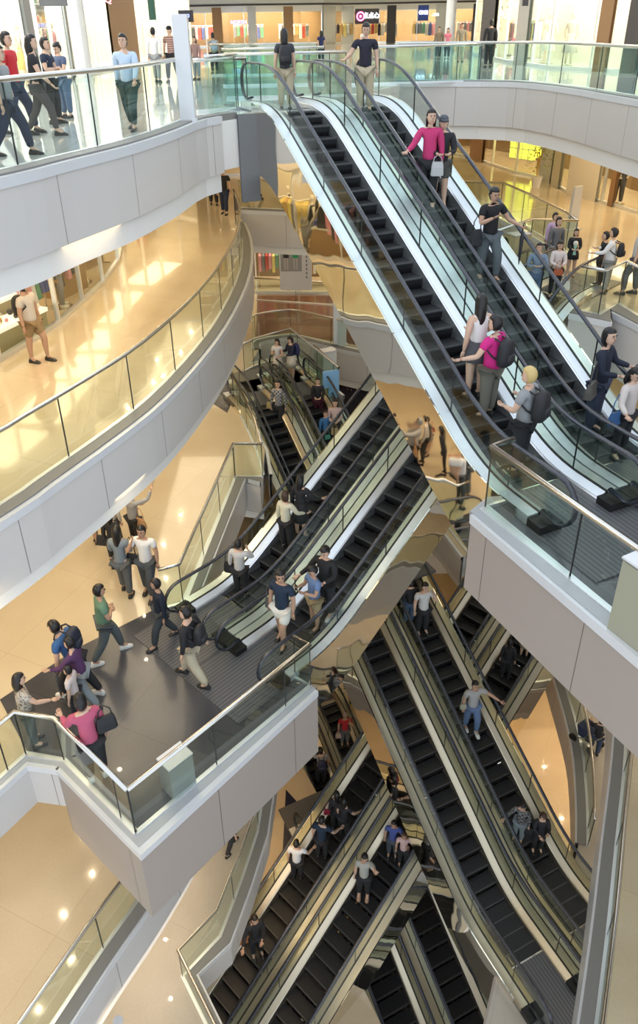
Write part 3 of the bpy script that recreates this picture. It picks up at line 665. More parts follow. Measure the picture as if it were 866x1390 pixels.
def pier(pts,i,t0,t1,z,h,m,th=.16,z0=0.):
    a=Vector(pts[i]);b=Vector(pts[i+1]); p=a+(b-a)*t0; q=a+(b-a)*t1
    ribbon([tuple(p),tuple(q)],z+h,z+z0,m,th,name='wall_pier.%03d'%WALLN[0]); WALLN[0]+=1
M_STONE=mat('pale_grey_stone',(.55,.56,.54),.25); M_BEIGEW=mat('beige_tile_wall',(.74,.68,.57),.4); M_TEXT=mat('dark_printed_panel',(.07,.06,.06),.4); M_BRONZ=mat('bronze_panel',(.22,.14,.07),.35,.4)
# level 1 left
f1=[(-9.4,12.2),(-7.43,17.04),(-6.7,19.56),(-6.32,23.16),(-6.38,25.66),(-6.77,28.15),(-6.3,33.),(-5.15,37.4)]
facade(f1,L1,3.4,3.0,'clear shop window pane of the warm left gallery',mw=M_BEIGEW,light=38,lcol=(1,.78,.48))
# top floor left
f0=[(-9.2,11.),(-8.6,17.5),(-8.6,25.),(-9.3,32.),(-9.4,39.),(-8.4,50.),(-7.6,60.)]
facade(f0,L0,4.6,3.4,'tall shop window pane of the top floor left side',mw=M_BEIGEW,head=.6,light=150,lcol=(1,.93,.82))
pier(f0,0,.1,.95,L0,4.6,M_BEIGEW); pier(f0,1,.55,.85,L0,4.6,M_WHITEW); pier(f0,2,.35,.5,L0,4.6,M_DKPAN); pier(f0,3,.3,.5,L0,4.6,M_STONE); pier(f0,4,.2,.6,L0,4.6,M_WOODW)
# top floor right
f0r=[(10.6,52.),(10.15,42.),(10.6,36.),(12.74,31.59),(14.6,28.),(17.,24.5)]
facade(f0r,L0,4.6,3.2,'tall shop window pane of the top floor right side',mw=M_BEIGEW,head=.6,light=130,lcol=(1,.88,.68))
pier(f0r,0,.3,.7,L0,4.6,M_DARKW); pier(f0r,1,.3,.55,L0,4.6,M_STONE); pier(f0r,2,.55,.68,L0,4.6,M_WOODW); pier(f0r,2,.84,1.,L0,4.6,M_TEXT); pier(f0r,3,.3,.42,L0,4.6,M_TEXT); pier(f0r,3,.6,1.,L0,4.6,M_STONE); pier(f0r,4,0,1.,L0,4.6,M_STONE)
# far row
fr=[(-12.,78.),(-5.,77.),(2.,79.),(4.,82.),(18.,80.),(21.5,74.),(25.,66.),(25.,56.)]
facade(fr,L0,3.1,4.,'far shop window pane across the top floor',mull=4.,head=.35,mw=M_BRONZ,light=240,lcol=(1,.85,.6))
for _i,_a,_b,_m in ((0,.1,.3,M_STONE),(0,.6,.72,M_WOODW),(1,.05,.15,M_STONE),(1,.5,.62,M_WOODW),(2,.0,.6,M_STONE),(3,.0,.08,M_STONE),(3,.3,.36,M_DARKW),(3,.62,.7,M_STONE),(3,.86,.9,M_DARKW),(4,.3,.45,M_DARKW),(5,.2,.4,M_STONE)): pier(fr,_i,_a,_b,L0,3.1,_m)
ribbon(fr,L0+9,L0+3.2,M_SOFF,.3,name='wall_far'); ribbon(offset(fr,.35),L0+3.35,L0+3.2,M_DARKW,.1)
# level 1 right
f1r=[(8.,50.),(9.8,46.1),(11.1,41.1),(12.1,39.3),(12.2,35.8),(13.7,31.4),(15.2,27.5),(17.,23.)]
facade(f1r,L1,3.4,3.2,'clear shop window pane of the right gallery',mw=M_BRONZ,light=60,lcol=(1,.80,.52))
pier(f1r,0,.2,.5,L1,3.4,M_BEIGEW); pier(f1r,1,.0,.3,L1,3.4,M_WOODW); pier(f1r,2,.85,1.,L1,3.4,M_STONE); pier(f1r,3,.0,.35,L1,3.4,M_STONE); pier(f1r,3,.4,.7,L1,3.4,M_BEIGEW); pier(f1r,4,.0,.45,L1,3.4,M_BEIGEW); pier(f1r,4,.62,.68,L1,3.4,M_WOODW); pier(f1r,5,.3,.5,L1,3.4,M_BRONZ)
# level 1 far
facade([(-5.1,41.5),(0,42.5),(5.,43.5),(8.,50.)],L1,3.4,3.,'clear shop window pane at the far side of the first gallery',mw=M_BRONZ,light=45,lcol=(1,.8,.55))
# level 2 far
facade([(-6.,38.6),(-2.6,39.7),(2.,39.3),(7.,37.8),(11.,35.4)],L2,4.1,3.2,'clear shop window pane behind the brown floor',light=60,lcol=(1,.82,.58),head=1.2,mw=M_BRONZ)
# level 3 far
facade([(-3.,44.5),(3.,45.5),(9.,44.),(13.,41.)],L3,3.2,2.4,'dim shop window pane at the far end of the third level',light=25,lcol=(1,.75,.5),mw=M_WOODW)
# outer walls
for z,t in ((L0,9.),(L1,5.1),(L2,5.7),(L3,4.4),(L4,4.1),(L5,4.6)):
    ribbon([(-13.,3.),(-13.,60.)],z+t,z,M_TILEW if z>L1-.1 else M_WARMW,.1,name='wall_left.%03d'%WALLN[0]); WALLN[0]+=1
    ribbon([(24.,60.),(24.,3.)],z+t,z,M_WARMW,.1,name='wall_right.%03d'%WALLN[0]); WALLN[0]+=1
    ribbon([(-13.,60.),(24.,60.)] if z<L0 else [(-13.,92.),(30.,92.)],z+t,z,M_WARMW,.1,name='wall_end.%03d'%WALLN[0]); WALLN[0]+=1
# ceiling of the top floor around the open well (skylight over the void)
ci=[(-26,-4),(-5.5,-4),(-5.5,26),(-2.,33),(7.5,33),(11.,26),(13.,-4),(26,-4),(26,95),(-26,95)]
slab('ceiling',ci,L0+6.2,.4,M_SOFF,M_SOFF)

# contents -------------------------------------------------------------------------------------------------
for i,(x,y,l) in enumerate([(-7.3,20.3,'nearest'),(-7.2,21.8,'middle'),(-7.05,24.6,'farthest')]): clothes_rack(x,y,L1,1.35,'clothes rack close behind the left gallery glass, %s'%l,9,1.9,1.7,100+i)
for i,(x,y,c,l) in enumerate([(-7.,21.,2,'cream'),(-7.,23.3,3,'black')]): mannequin(x,y,L1,-1.2,'mannequin dressed in %s between the racks of the left gallery'%l,MC[c],MC[8],1.95)
k=0
for (u,v,rz,lab) in [(20,452,1.25,'white stepped jewellery counter lowest in the left shop window'),(30,400,1.25,'white jewellery counter in the middle of the left shop window'),(45,352,1.25,'white jewellery counter highest in the left shop window')]:
    x=-7.12-.926*(.55+.8*k); y=17.9+.377*(.55+.8*k); rz=1.18
    r=empty('display_counter',V(x,y,L1),rz,lab,'display counter')
    b=MB(); b.box(-1.3,1.3,-.3,.3,0,.5+.35*k); b.build('counter_body',mat('olive_counter',(.35,.30,.16),.4),r)
    b=MB(); b.box(-1.35,1.35,-.33,.33,.5+.35*k,.6+.35*k); b.build('counter_top',mat('glowing_counter_top',(.85,.8,.72),.3,emit=(1,.9,.75),es=.6),r)
    R=random.Random(k)
    for i in range(16):
        g=MB(); s=R.uniform(.05,.1); g.ell((0,0,s*.8),(s,s*.8,s),8,5); o=g.build('ornament',R.choice([MC[2],M_STEEL,MC[4],MC[7],MC[3]]),r); o.location=((-1.2+i*.16)*K,R.uniform(-.25,.25)*K,(.6+.35*k)*K)
    k+=1
x,y=un(103,400,L1); table_display(x-.5,y+.3,L1,1.2,'tan display block with a grey bag in the left shop window',1.3,1.,.95,mat('tan_block',(.35,.2,.08),.5),3)
x,y=un(140,365,L1); table_display(x-.7,y+.5,L1,1.2,'low tan display block deeper in the left shop window',1.,.8,.6,mat('tan_block',(.35,.2,.08),.5),5)
mannequin(x-1.4,y-.9,L1,-1.,'mannequin in dark clothes standing in the left shop window',MC[3],MC[8])
mannequin(-8.,25.,L1,-1.2,'mannequin in black beside the blinds of the left gallery shop',MC[3],MC[3])
for i,(x,y) in enumerate([(-7.7,27.5),(-7.8,31.),(-7.1,34.6)]): clothes_rack(x,y,L1,1.5,'clothes rack with mixed garments in the left gallery, %s'%['nearest of three','middle of three','farthest of three'][i],10,2.,1.6,i)
for i,(x,y) in enumerate([(-10.1,16.),(-10.3,22.),(-10.6,28.5),(-10.8,35.)]): shelf_unit(x,y,L0,PI/2,'tall white shelf unit with goods on the top floor left, %s'%['nearest to the camera','second nearest','third nearest','farthest'][i],2.8,3.4,.4,5,M_WHITEW,7,i)
for i,(x,y,c,l) in enumerate([(-9.6,22.,2,'cream dress'),(-10.1,26.5,9,'mustard top'),(-10.2,31.2,6,'grey coat'),(-10.4,36.,7,'pink top')]): mannequin(x,y,L0,-1.3,'mannequin in a %s in the top floor left window'%l,MC[c],MC[(c+3)%10],2.1,i%2==0)
for i,(x,y,c,l) in enumerate([(11.9,37.5,6,'grey dress'),(11.6,39.8,2,'cream dress'),(14.3,32.4,3,'black suit')]): mannequin(x,y,L0,2.4,'mannequin in a %s in the top floor right window'%l,MC[c],MC[c],2.15,i<2)
for i,(x,y) in enumerate([(12.2,44.),(12.,48.)]): clothes_rack(x,y,L0,1.5,'clothes rack on the top floor right side, %s'%['nearer','farther'][i],10,2.4,1.8,20+i)
clothes_rack(15.6,30.3,L0,-1.,'clothes rack of black coats in the right window',8,1.6,1.9,44)
for i in range(7): 
    x=-9+i*4.2; clothes_rack(x,80.+(1.5 if i>2 else 0),L0,0,'clothes rack in the far row, number %s from the left'%['one','two','three','four','five','six','seven'][i],9,2.8,1.7,60+i,)
x,y=un(838,280,L1)
for i in (0,): mannequin(x+.15,y+.5,L1,2.6,'headed mannequin in a black sleeveless jumpsuit in the right gallery window',MC[3],MC[3],2.1)
mannequin(15.1,30.4,L1,2.6,'mannequin in dark trousers with a cloak near the right window edge',MC[8],MC[3],2.0)
for i,(u,v) in enumerate([(735,212),(700,205)]):
    x,y=un(u,v,L1); clothes_rack(x+1.,y+1.0,L1,-.4,'clothes rack with white and pink garments beside the yellow panels, %s'%['right one','left one'][i],10,2.4,1.9,30+i)
YG=mat('lit_yellow_panel',(.8,.75,.1),.5,emit=(.85,.9,.08),es=1.6)
for i,u in enumerate((690,722)):
    x,y=un(u,228,L1); r=empty('lit_panel',V(x+.4,y-1.0,L1+.6),-.9,'yellow-green lit grid panel in the right gallery shop, %s'%['left one','right one'][i],'lit panel'); b=MB(); b.box(-.8,.8,-.04,.04,0,2.0); b.build('glowing_sheet',YG,r)
    b=MB(); 
    for q in range(5): b.box(-.8,.8,-.06,-.04,q*.5-.02,q*.5+.02); b.box(-.8+q*.4-.02,-.8+q*.4+.02,-.06,-.04,0,2.0)
    b.build('grid',M_STEELD,r)
M_LEAF=mat('yellow_green_leaf',(.30,.34,.04),.5); M_LEAFD=mat('dark_green_leaf',(.04,.12,.03),.5)
def plant(x,y,z,h,w,lab,leaf,pot=None,n=160,seed=1):
    R=random.Random(seed); r=empty('potted_plant',V(x,y,z),0,lab,'plant')
    b=MB(); b.disc_lathe((0,0,0),[(.18,0),(.26,.45),(.28,.5),(.22,.5)],14); b.build('pot',pot or MC[4],r)
    b=MB()
    for i in range(5):
        a=2*PI*i/5; b.tube([(0,0,.45),(.08*math.cos(a),.08*math.sin(a),h*.6),(w*.3*math.cos(a),w*.3*math.sin(a),h*.9)],[.03,.02,.008],5)
    b.build('stem',MC[4],r)
    b=MB()
    for i in range(n):
        t=R.random()*2*PI; q=R.random(); zz=h*(.35+.65*q); rr=w*.5*math.sqrt(R.random())*(1.1-.5*q); c=Vector((rr*math.cos(t),rr*math.sin(t),zz)); d=Vector((math.cos(t),math.sin(t),R.uniform(-.5,.6))).normalized()*.12; s=d.cross(Vector((0,0,1))).normalized()*.045
        b.quad(c-d,c+s,c+d,c-s)
    b.build('foliage',leaf,r,smooth='open')
    return r
x,y=un(742,251,L1); plant(x-.7,y-.6,L1,2.3,1.5,'yellow-green bush in a tall pot at the right gallery shop',M_LEAF,MC[2])
x,y=un(683,80,L0); plant(x,y+3,L0,4.0,2.2,'slender tall tree on the top floor in front of the far shops',M_LEAFD,None,260,3)
x,y=un(481,958,L5); plant(x,y,L5,2.9,1.7,'dark green plant beside the deep escalator',M_LEAFD,None,200,5)
# banner
def px_at(u,v,yy):
    r=ray(u,v); t=yy/r.y; return (r.x*t,yy,r.z*t)
_b=px_at(402,394,36.); r=empty('hanging_banner',V(*_b),-.05,'large white hanging banner with a photo of two people','banner')
b=MB(); b.box(-.78,.78,-.02,.02,0,3.1); b.build('banner_sheet',mat('white_banner',(.8,.79,.78),.6),r); b=MB(); b.box(-.72,.3,-.03,-.02,.95,2.2); b.build('photo_print',mat('print_grey',(.38,.38,.37),.6),r)
b=MB()
for q,(cx,c) in enumerate([(-.45,0),(-.0,0)]): b.box(cx-.13,cx+.13,-.035,-.03,1.6,2.15,q); b.box(cx-.1,cx-.03,-.035,-.03,1.05,1.6,2); b.box(cx+.03,cx+.1,-.035,-.03,1.05,1.6,2)
b.build('printed_figures',[MC[3],mat('print_green',(.03,.4,.15),.6),MC[6]],r)
b=MB()
for q in range(6): b.box(.5,.56,-.03,-.02,.6+q*.2,.72+q*.2)
b.build('vertical_lettering',MC[8],r)
for i in range(4): clothes_rack(-4+i*2.6,40.9 if i<3 else 40.,L2,0,'clothes rack behind the brown floor, %s from the left'%['first','second','third','fourth'][i],12,2.2,1.9,80+i)
mannequin(3.,40.4,L2,PI,'mannequin in white in the shop behind the brown floor',MC[2],MC[2],2.,True); mannequin(4.,40.1,L2,PI,'mannequin in white and grey beside the banner',MC[2],MC[6],2.,True)
# signs
def fsign(u0,u1,v0,v1,z_ref_pts,lab,panel,s,tm,size,extra=None,dist=None):
    pass
def board(u0,v0,u1,v1,yy,lab,panel,s=None,tm=None,sz=.5,ring=False,off=0,rz=0):
    a=px_at(u0,v0,yy); b=px_at(u1,v1,yy); w=b[0]-a[0]; h=a[2]-b[2]
    r=empty('shop_sign',V((a[0]+b[0])/2,yy,b[2]),rz,lab,'sign')
    if panel: q=MB(); q.box(-w/2,w/2,-.08,.08,0,h); q.build('sign_board',panel,r)
    if s: text_mesh(s,h*sz,tm,r,(off*w,-.12,h*.52))
    if ring:
        q=MB(); R_=h*.32
        for i in range(24):
            t0=2*PI*i/24;t1=2*PI*(i+1)/24
            q.loft([[(-w*.27+rr*math.cos(t),-.1-dy,h*.5+rr*math.sin(t)) for rr,dy in ((R_,0),(R_,.05),(R_*.68,.05),(R_*.68,0))] for t in (t0,t1)])
        q.ell((-w*.27,-.13,h*.5),(R_*.3,.04,R_*.36),8,6); q.build('ring_emblem',M_GL_P,r)
    return r
board(482,12,514,32,76.,'dark sign with a red ring emblem and white lettering',M_DARKW,'点点心',M_GL_W,.42,True,.17)
board(568,7,581,28,72.,'small blue projecting sign with white characters',mat('blue_board',(.03,.06,.25),.4),'GIGI',M_GL_W,.34)
board(310,27,338,34,76.5,'lit blue and white lettering NORTH over the far left shop',None,'NORTH',M_GL_B,.95)
board(583,15,600,24,70.,'small white lit lettering on the far right row',None,'ma',M_GL_W,.8)
board(604,12,618,22,66.,'second small white lit lettering on the far right row',None,'ma',M_GL_W,.8)
board(242,14,263,30,40.,'blue lit sign at the end of the left shops',M_DARKW,'G20',M_GL_B,.4)
board(52,-12,91,8,21.,'dark grey hanging board at the top left',M_DKPAN,None)
board(200,-4,212,27,33.,'dark green projecting board over the left walkway',M_GREENW,None)
board(96,36,116,41,26.,'small lit lettering inside the left shop window',None,'Levi',M_GL_W,1.)
board(141,-4,155,4,26.,'red lit mark at the top of the left shop',None,'Q',M_GL_R,1.6)
board(710,-2,716,8,33.,'small dark projecting board on the right shops',M_DARKW,None)
# columns on the top floor
for i,(x,y,lab) in enumerate([(-8.1,20.6,'white column of the left shop front, nearest the camera'),(-8.5,33.,'white column of the left shop front, farther back'),(18.6,80.,'white column in the far row beside the blue sign'),(9.6,55.,'white column on the far right')]):
    r=empty('column',V(x,y,L0),0,lab,'column'); b=MB(); b.disc_lathe((0,0,0),[(.32,.12),(.32,6.)],18); b.build('shaft',M_RIM,r); b=MB(); b.disc_lathe((0,0,0),[(.38,0),(.38,.12)],18); b.build('base',M_STEELD,r)

# ---- lights ------------------------------------------------------------------------------------------------
def area(x,y,z,sx,sy,e,col,rz=0):
    ld=bpy.data.lights.new('gallery_light','AREA'); ld.shape='RECTANGLE'; ld.size=sx*K; ld.size_y=sy*K; ld.energy=e; ld.color=col
    o=bpy.data.objects.new('gallery_light',ld); C.objects.link(o); o.location=V(x,y,z); o.rotation_euler=(0,0,rz)
WARM=(1.,.76,.44); MID=(1.,.84,.62)
for x,y,sx,sy,e,rz in LIGHTS1: area(x,y,L0-1.3,sx,sy,e,WARM,rz)
for x,y,sx,sy,e,rz in LIGHTS2: area(x,y,L1-1.2,sx,sy,e,(1.,.83,.56),rz)
for x,y,sx,sy,e,rz in LIGHTS3: area(x,y,L2-1.2,sx,sy,e,(1.,.80,.54),rz)
for x,y,sx,sy,e,rz in LIGHTS4: area(x,y,L3-1.2,sx,sy,e,(1.,.80,.55),rz)
for x,y,sx,sy,e,rz in LIGHTS5: area(x,y,L4-1.2,sx,sy,e,(1.,.68,.35),rz)
for x,y,sx,sy,e,rz in LIGHTS0: area(x,y,L0+5.7,sx,sy,e,(1.,.96,.9),rz)
dl0=None
def downlight(x,y,z,g):
    global dl0
    if dl0 is None:
        r=empty('downlight',V(x,y,z),0,'','downlight'); b=MB(); b.disc_lathe((0,0,0),[(.09,-.03),(.11,.0),(.11,.03)],14); b.build('trim_ring',M_RIM,r); b=MB(); b.disc_lathe((0,0,0),[(.06,-.045),(.06,-.032)],14); b.build('lamp_lens',M_LAMP,r); dl0=r
    else:
        r=dl0.copy(); C.objects.link(r); r.location=V(x,y,z)
        for ch in dl0.children: c=ch.copy(); C.objects.link(c); c.parent=r
    r['label']=g; r['group']=g; r['category']='downlight'
for z,pts,g in DOWNS:
    for x,y in pts: downlight(x,y,z,g)
# daylight through the glazed roof
w=bpy.data.worlds.new('World'); bpy.context.scene.world=w; w.use_nodes=True
bg=w.node_tree.nodes['Background']; bg.inputs[0].default_value=(.80,.89,1.,1); bg.inputs[1].default_value=WORLD
sc=bpy.context.scene
cam=bpy.data.cameras.new('camera'); co=bpy.data.objects.new('camera',cam); C.objects.link(co); sc.camera=co
cam.sensor_fit='VERTICAL'; cam.sensor_height=36; cam.lens=FPX/1390*36; cam.shift_x=(433-CX)/1390; cam.shift_y=(CY-695)/1390; cam.clip_end=300
m=Matrix((X2,U2,-FW)).transposed().to_4x4(); m.translation=Vector((0,0,Z0*K)); co.matrix_world=m
sc.view_settings.view_transform='Standard'; sc.view_settings.look='None'; sc.view_settings.gamma=1; sc.view_settings.exposure=EXPO
sc.view_settings.use_curve_mapping=False
sc.cycles.max_bounces=8; sc.cycles.transparent_max_bounces=24; sc.cycles.glossy_bounces=4; sc.cycles.sample_clamp_indirect=6
# ---- people ---------------------------------------------------------------------------------------------
SK=[mat('skin_light',(.66,.43,.31),.5),mat('skin_tan',(.50,.30,.20),.5)]
M_HAIR=mat('black_hair',(.012,.010,.010),.35); M_HAIRB=mat('brown_hair',(.06,.03,.018),.4); M_BLOND=mat('blond_hair',(.62,.45,.18),.45)
M_SHOEB=mat('black_shoe',(.02,.02,.02),.4); M_SHOEW=mat('white_shoe',(.75,.75,.73),.5); M_EYE=mat('eye_dark',(.02,.015,.012),.2); M_LIP=mat('lip_red',(.45,.16,.14),.4)
def cm(name,c,r=.8):
    new='fabric_'+name not in MAT
    m=mat('fabric_'+name,c,r)
    if new and any(k in name for k in('striped','checked','plaid','patterned','uniform')):
        N,Lk,B=nodes(m); tc=N.new('ShaderNodeTexCoord')
        mx=add(N,'ShaderNodeMix',data_type='RGBA'); mx.inputs[6].default_value=(*c,1); mx.inputs[7].default_value=(c[0]*.25,c[1]*.22,c[2]*.22,1)
        if 'striped' in name: t=add(N,'ShaderNodeTexWave',bands_direction='Z'); t.inputs['Scale'].default_value=5.; Lk.new(t.outputs['Fac'],mx.inputs[0])
        elif 'patterned' in name: t=add(N,'ShaderNodeTexNoise',Scale=28.); r_=add(N,'ShaderNodeMapRange'); r_.inputs[1].default_value=.55; r_.inputs[2].default_value=.58; Lk.new(t.outputs[0],r_.inputs[0]); Lk.new(r_.outputs[0],mx.inputs[0])
        else: t=add(N,'ShaderNodeTexChecker'); t.inputs['Scale'].default_value=16. if 'uniform' not in name else 1.; t.inputs[1].default_value=(1,1,1,1); t.inputs[2].default_value=(0,0,0,1); Lk.new(t.outputs['Fac'],mx.inputs[0])
        if 'uniform' in name: return m
        Lk.new(tc.outputs['Object'],t.inputs['Vector']); Lk.new(mx.outputs[2],B.inputs['Base Color'])
    return m
SKINQ=[]
def skin_job(verts,edges,rad,root=0,sub=1):
    me=bpy.data.meshes.new('sk'); me.from_pydata(verts,edges,[]); o=bpy.data.objects.new('sk',me); C.objects.link(o)
    md=o.modifiers.new('s','SKIN'); md.use_smooth_shade=True; md.branch_smoothing=.6
    for i,r in enumerate(rad): me.skin_vertices[0].data[i].radius=(r,r) if not hasattr(r,'__len__') else r
    for i in range(len(verts)): me.skin_vertices[0].data[i].use_root=(i==root)
    if sub: m2=o.modifiers.new('u','SUBSURF'); m2.levels=sub; m2.render_levels=sub
    return o
def seg_arm(sh,side,pose,H):
    """returns elbow, wrist, hand direction for a pose; x right, y forward"""
    s=side; u=.170; f=.150
    D={'down':((.18*s,-.05,-1),(.05*s,.18,-1)),'swingf':((.12*s,.35,-1),(.0,.75,-.8)),'swingb':((.16*s,-.45,-1),(.08*s,-.15,-1)),
       'rail':((.45*s,.25,-.8),(.35*s,.75,-.25)),'railf':((.2*s,.45,-.8),(.1*s,1.,-.1)),'phone':((.15*s,.35,-.95),(-.35*s,.75,.35)),'ear':((.3*s,.5,-.6),(-.45*s,-.15,1.)),
       'fold':((.25*s,.25,-.9),(-1.*s,.35,.05)),'hold':((.15*s,.25,-.95),(-.45*s,.8,-.1)),'hip':((.6*s,-.1,-.8),(-.5*s,.3,-.7)),'out':((.8*s,.3,-.5),(.6*s,.8,-.1)),'chest':((.3*s,.3,-.9),(-.6*s,.6,.45)),
       'up':((.35*s,.6,.1),(.05*s,.5,.9)),'pocket':((.4*s,-.2,-.9),(-.15*s,.35,-.9)),'push':((.2*s,.6,-.75),(.0,1.,-.3)),'cam':((.3*s,.6,-.35),(-.35*s,.4,.75))}[pose]
    a=Vector(D[0]).normalized(); b=Vector(D[1]).normalized()
    el=sh+a*u; wr=el+b*f
    return el,wr,b
def person(feet,z,hh,face,label,top=('t',(.5,.5,.5)),bot=('trousers',(.03,.03,.04)),hair='short',arms=('down','down'),legs='stand',skin=0,shoe=M_SHOEB,hairm=None,lean=0.,bend=0.,look=0.,nod=0.,cap=None,group=None,sleeve='short',girl=False,glasses=False,stripe=None):
    """feet: plan point; z: surface height; hh: stature; face: heading angle of the view direction (0 = +y)"""
    root=empty('person',V(feet[0],feet[1],z),face,label,'person',group)
    sc=hh
    T=Matrix.Rotation(-lean,4,'X')@Matrix.Identity(4)
    def tb(p):  # bend the upper body forward around the hip
        p=Vector(p); 
        if bend: 
            q=p-Vector((0,0,.52)); 
            if q.z>0: q=Matrix.Rotation(-bend,3,'X')@q
            p=q+Vector((0,0,.52))
        return p
    w=.092 if girl else .108; hw=.055
    sh=[tb((s*w,0,.795)) for s in (-1,1)]
    # legs
    LG={'stand':((0,0),(0,0)),'walk':((.12,.15),(-.05,-.19)),'walk2':((-.05,-.18),(.12,.14)),'step':((.12,.10),(-.02,-.04)),'wide':((.05,.06),(-.05,-.06)),'cross':((.03,.02),(.0,-.03)),'stairs':((.16,.06),(0,0)),'crouch':((.2,.02),(.16,-.02))}[legs]
    V0=[];ED=[];RD=[]
    def av(p,r,prev=None):
        V0.append(tuple(Vector(p))); RD.append(r); 
        if prev is not None: ED.append((prev,len(V0)-1))
        return len(V0)-1
    g=.93 if girl else 1.
    pel=av((0,0,.515),.078*g); wa=av(tb((0,0,.60)),(.068*g,.062*g),pel); ch=av(tb((0,.005,.70)),.080*g,wa); up=av(tb((0,.0,.775)),.070*g,ch); nk=av(tb((0,.006,.835)),.030,up); hd=av(tb((0,.01,.868)),.028,nk)
    foot=[];knee=[]; hipi=[]
    for i,s in enumerate((-1,1)):
        kx,ax=LG[i]
        hip=av((s*hw,0,.485),.062,pel); k=Vector((s*(hw+.002),kx*.9 if legs!='crouch' else .1,.285+.0*abs(kx))); a=Vector((s*(hw+.006),ax,.055+(.03 if ax<-.2 else 0)))
        if abs(kx)>.05: k.z=.295
        kn=av(k,.041,hip); cf=av(k.lerp(a,.35)+Vector((0,-.008,0)),.037,kn); an=av(a,.022,cf); foot.append(a); knee.append(k)
        av(a+Vector((s*.006,.07,-.032)),(.022),an)
    hands=[]; arm=[]
    for i,s in enumerate((-1,1)):
        cl=av(sh[i]*.0+Vector(sh[i]),.040,up); el,wr,b=seg_arm(Vector(sh[i]),s,arms[i],hh)
        e=av(el,.026,cl); f1=av(el.lerp(wr,.35),.026,e); wv=av(wr,.0155,f1); hands.append((wr,b,s,el)); arm.append((Vector(sh[i]),el,wr))
    body=skin_job(V0,ED,RD,pel); SKINQ.append((body,root,'body',SK[skin],hh,(hands,tb,hd,look,nod,face)))
    # top garment
    tm=cm(*top) if not isinstance(top,bpy.types.Material) else top
    V1=[];E1_=[];R1=[]
    def bv(p,r,prev=None):
        V1.append(tuple(Vector(p))); R1.append(r)
        if prev is not None: E1_.append((prev,len(V1)-1))
        return len(V1)-1
    m0=bv(tb((0,0,.60)),.082*g); bv((0,0,.505) if not bend else (0,0,.51),.094*g,m0); c1=bv(tb((0,.004,.70)),.094*g,m0); u1=bv(tb((0,0,.775)),.078*g,c1); bv(tb((0,.004,.822)),.042,u1)
    for (a,el,wr) in arm:
        x=bv(a,.050 if sleeve!='none' else .030,u1)
        if sleeve=='short': bv(a.lerp(el,.62),.040,x)
        elif sleeve=='long': y=bv(el,.034,x); bv(el.lerp(wr,.90),.025,y)
    ob=skin_job(V1,E1_,R1,m0); SKINQ.append((ob,root,'top' if sleeve!='long' else 'jacket',tm,hh,None))
    # lower garment
    kind,bc=bot; bm_=cm(kind+'_%02d%02d%02d'%tuple(int(c*99) for c in bc),bc)
    if kind in('trousers','shorts','jeans','leggings'):
        V2=[];E2_=[];R2=[]
        V2.append((0,0,.53));R2.append(.088*g); th=.010 if kind!='leggings' else .004
        for i,s in enumerate((-1,1)):
            V2.append((s*hw,0,.475));R2.append(.064+th);h_=len(V2)-1;E2_.append((0,h_))
            k=knee[i];a=foot[i]
            if kind=='shorts': V2.append(tuple(Vector((s*hw,0,.475)).lerp(k,.85)));R2.append(.058);E2_.append((h_,len(V2)-1))
            else:
                V2.append(tuple(k));R2.append(.042+th*1.4);E2_.append((h_,len(V2)-1));V2.append(tuple(k.lerp(a,.5)));R2.append(.036+th*1.3);E2_.append((len(V2)-2,len(V2)-1));V2.append(tuple(k.lerp(a,.97)));R2.append(.027+th);E2_.append((len(V2)-2,len(V2)-1))
        ob=skin_job(V2,E2_,R2,0); SKINQ.append((ob,root,'trousers' if kind!='shorts' else 'shorts',bm_,hh,None))
    else:
        zl={'skirt':.33,'dress':.30,'miniskirt':.39}[kind]; b=MB(); my=(foot[0].y+foot[1].y)*.3
        b.loft([[(rx*math.cos(2*PI*j/16),ry*math.sin(2*PI*j/16)+yy,zz) for j in range(16)] for rx,ry,zz,yy in [(.125,.115,zl,my),(.115,.10,zl+.10,my*.5),(.088,.078,.575,0)]])
        b.build('skirt',bm_,root,scale=K*hh,smooth=True)
    # shoes
    for i,s in enumerate((-1,1)):
        a=foot[i]; b=MB(); x=a.x; z0=a.z-.055
        b.loft([[(x+dx*wd,a.y+yy,z0+zz*ht) for dx,zz in ((-1,0),(1,0),(1,.55),(.5,1),(-.5,1),(-1,.55))] for yy,wd,ht in [(-.035,.018,.035),(-.02,.024,.055),(.02,.024,.06),(.06,.029,.040),(.095,.027,.028),(.115,.016,.018)]])
        b.build('shoe',shoe,root,scale=K*hh,smooth=False)
    # hair
    hm=hairm or M_HAIR; hc=tb((0,.012,.928)); rotm=Matrix.Rotation(look,3,'Z')@Matrix.Rotation(-nod-bend*.3,3,'X')
    b=MB(); n=18; rows=10; grid=[]
    for r_ in range(rows+1):
        th=PI*.80*r_/rows; row=[]
        for j in range(n):
            a=2*PI*j/n; d=Vector((math.sin(th)*math.cos(a),math.sin(th)*math.sin(a),math.cos(th)))
            front=max(0.,d.y)
            rx,ry,rz_=.0545,.0675,.0775
            p=Vector((d.x*rx,d.y*ry,d.z*rz_))
            if front>.25 and d.z<.42: p=Vector((d.x*rx*.86,d.y*ry*.62,max(d.z,.14)*rz_*.98))
            if hair in('long','verylong') and d.z<0 and front<=.25: p.z-=(.10 if hair=='long' else .17)*min(1,-d.z*1.5); p.y-=.012; 
            if hair=='bob' and d.z<0 and front<=.25: p.z-=.03
            row.append(hc+rotm@p)
        grid.append(row)
    b.loft(grid,0,True); ho=b.build('hair',hm,root,scale=K*hh,smooth=True)
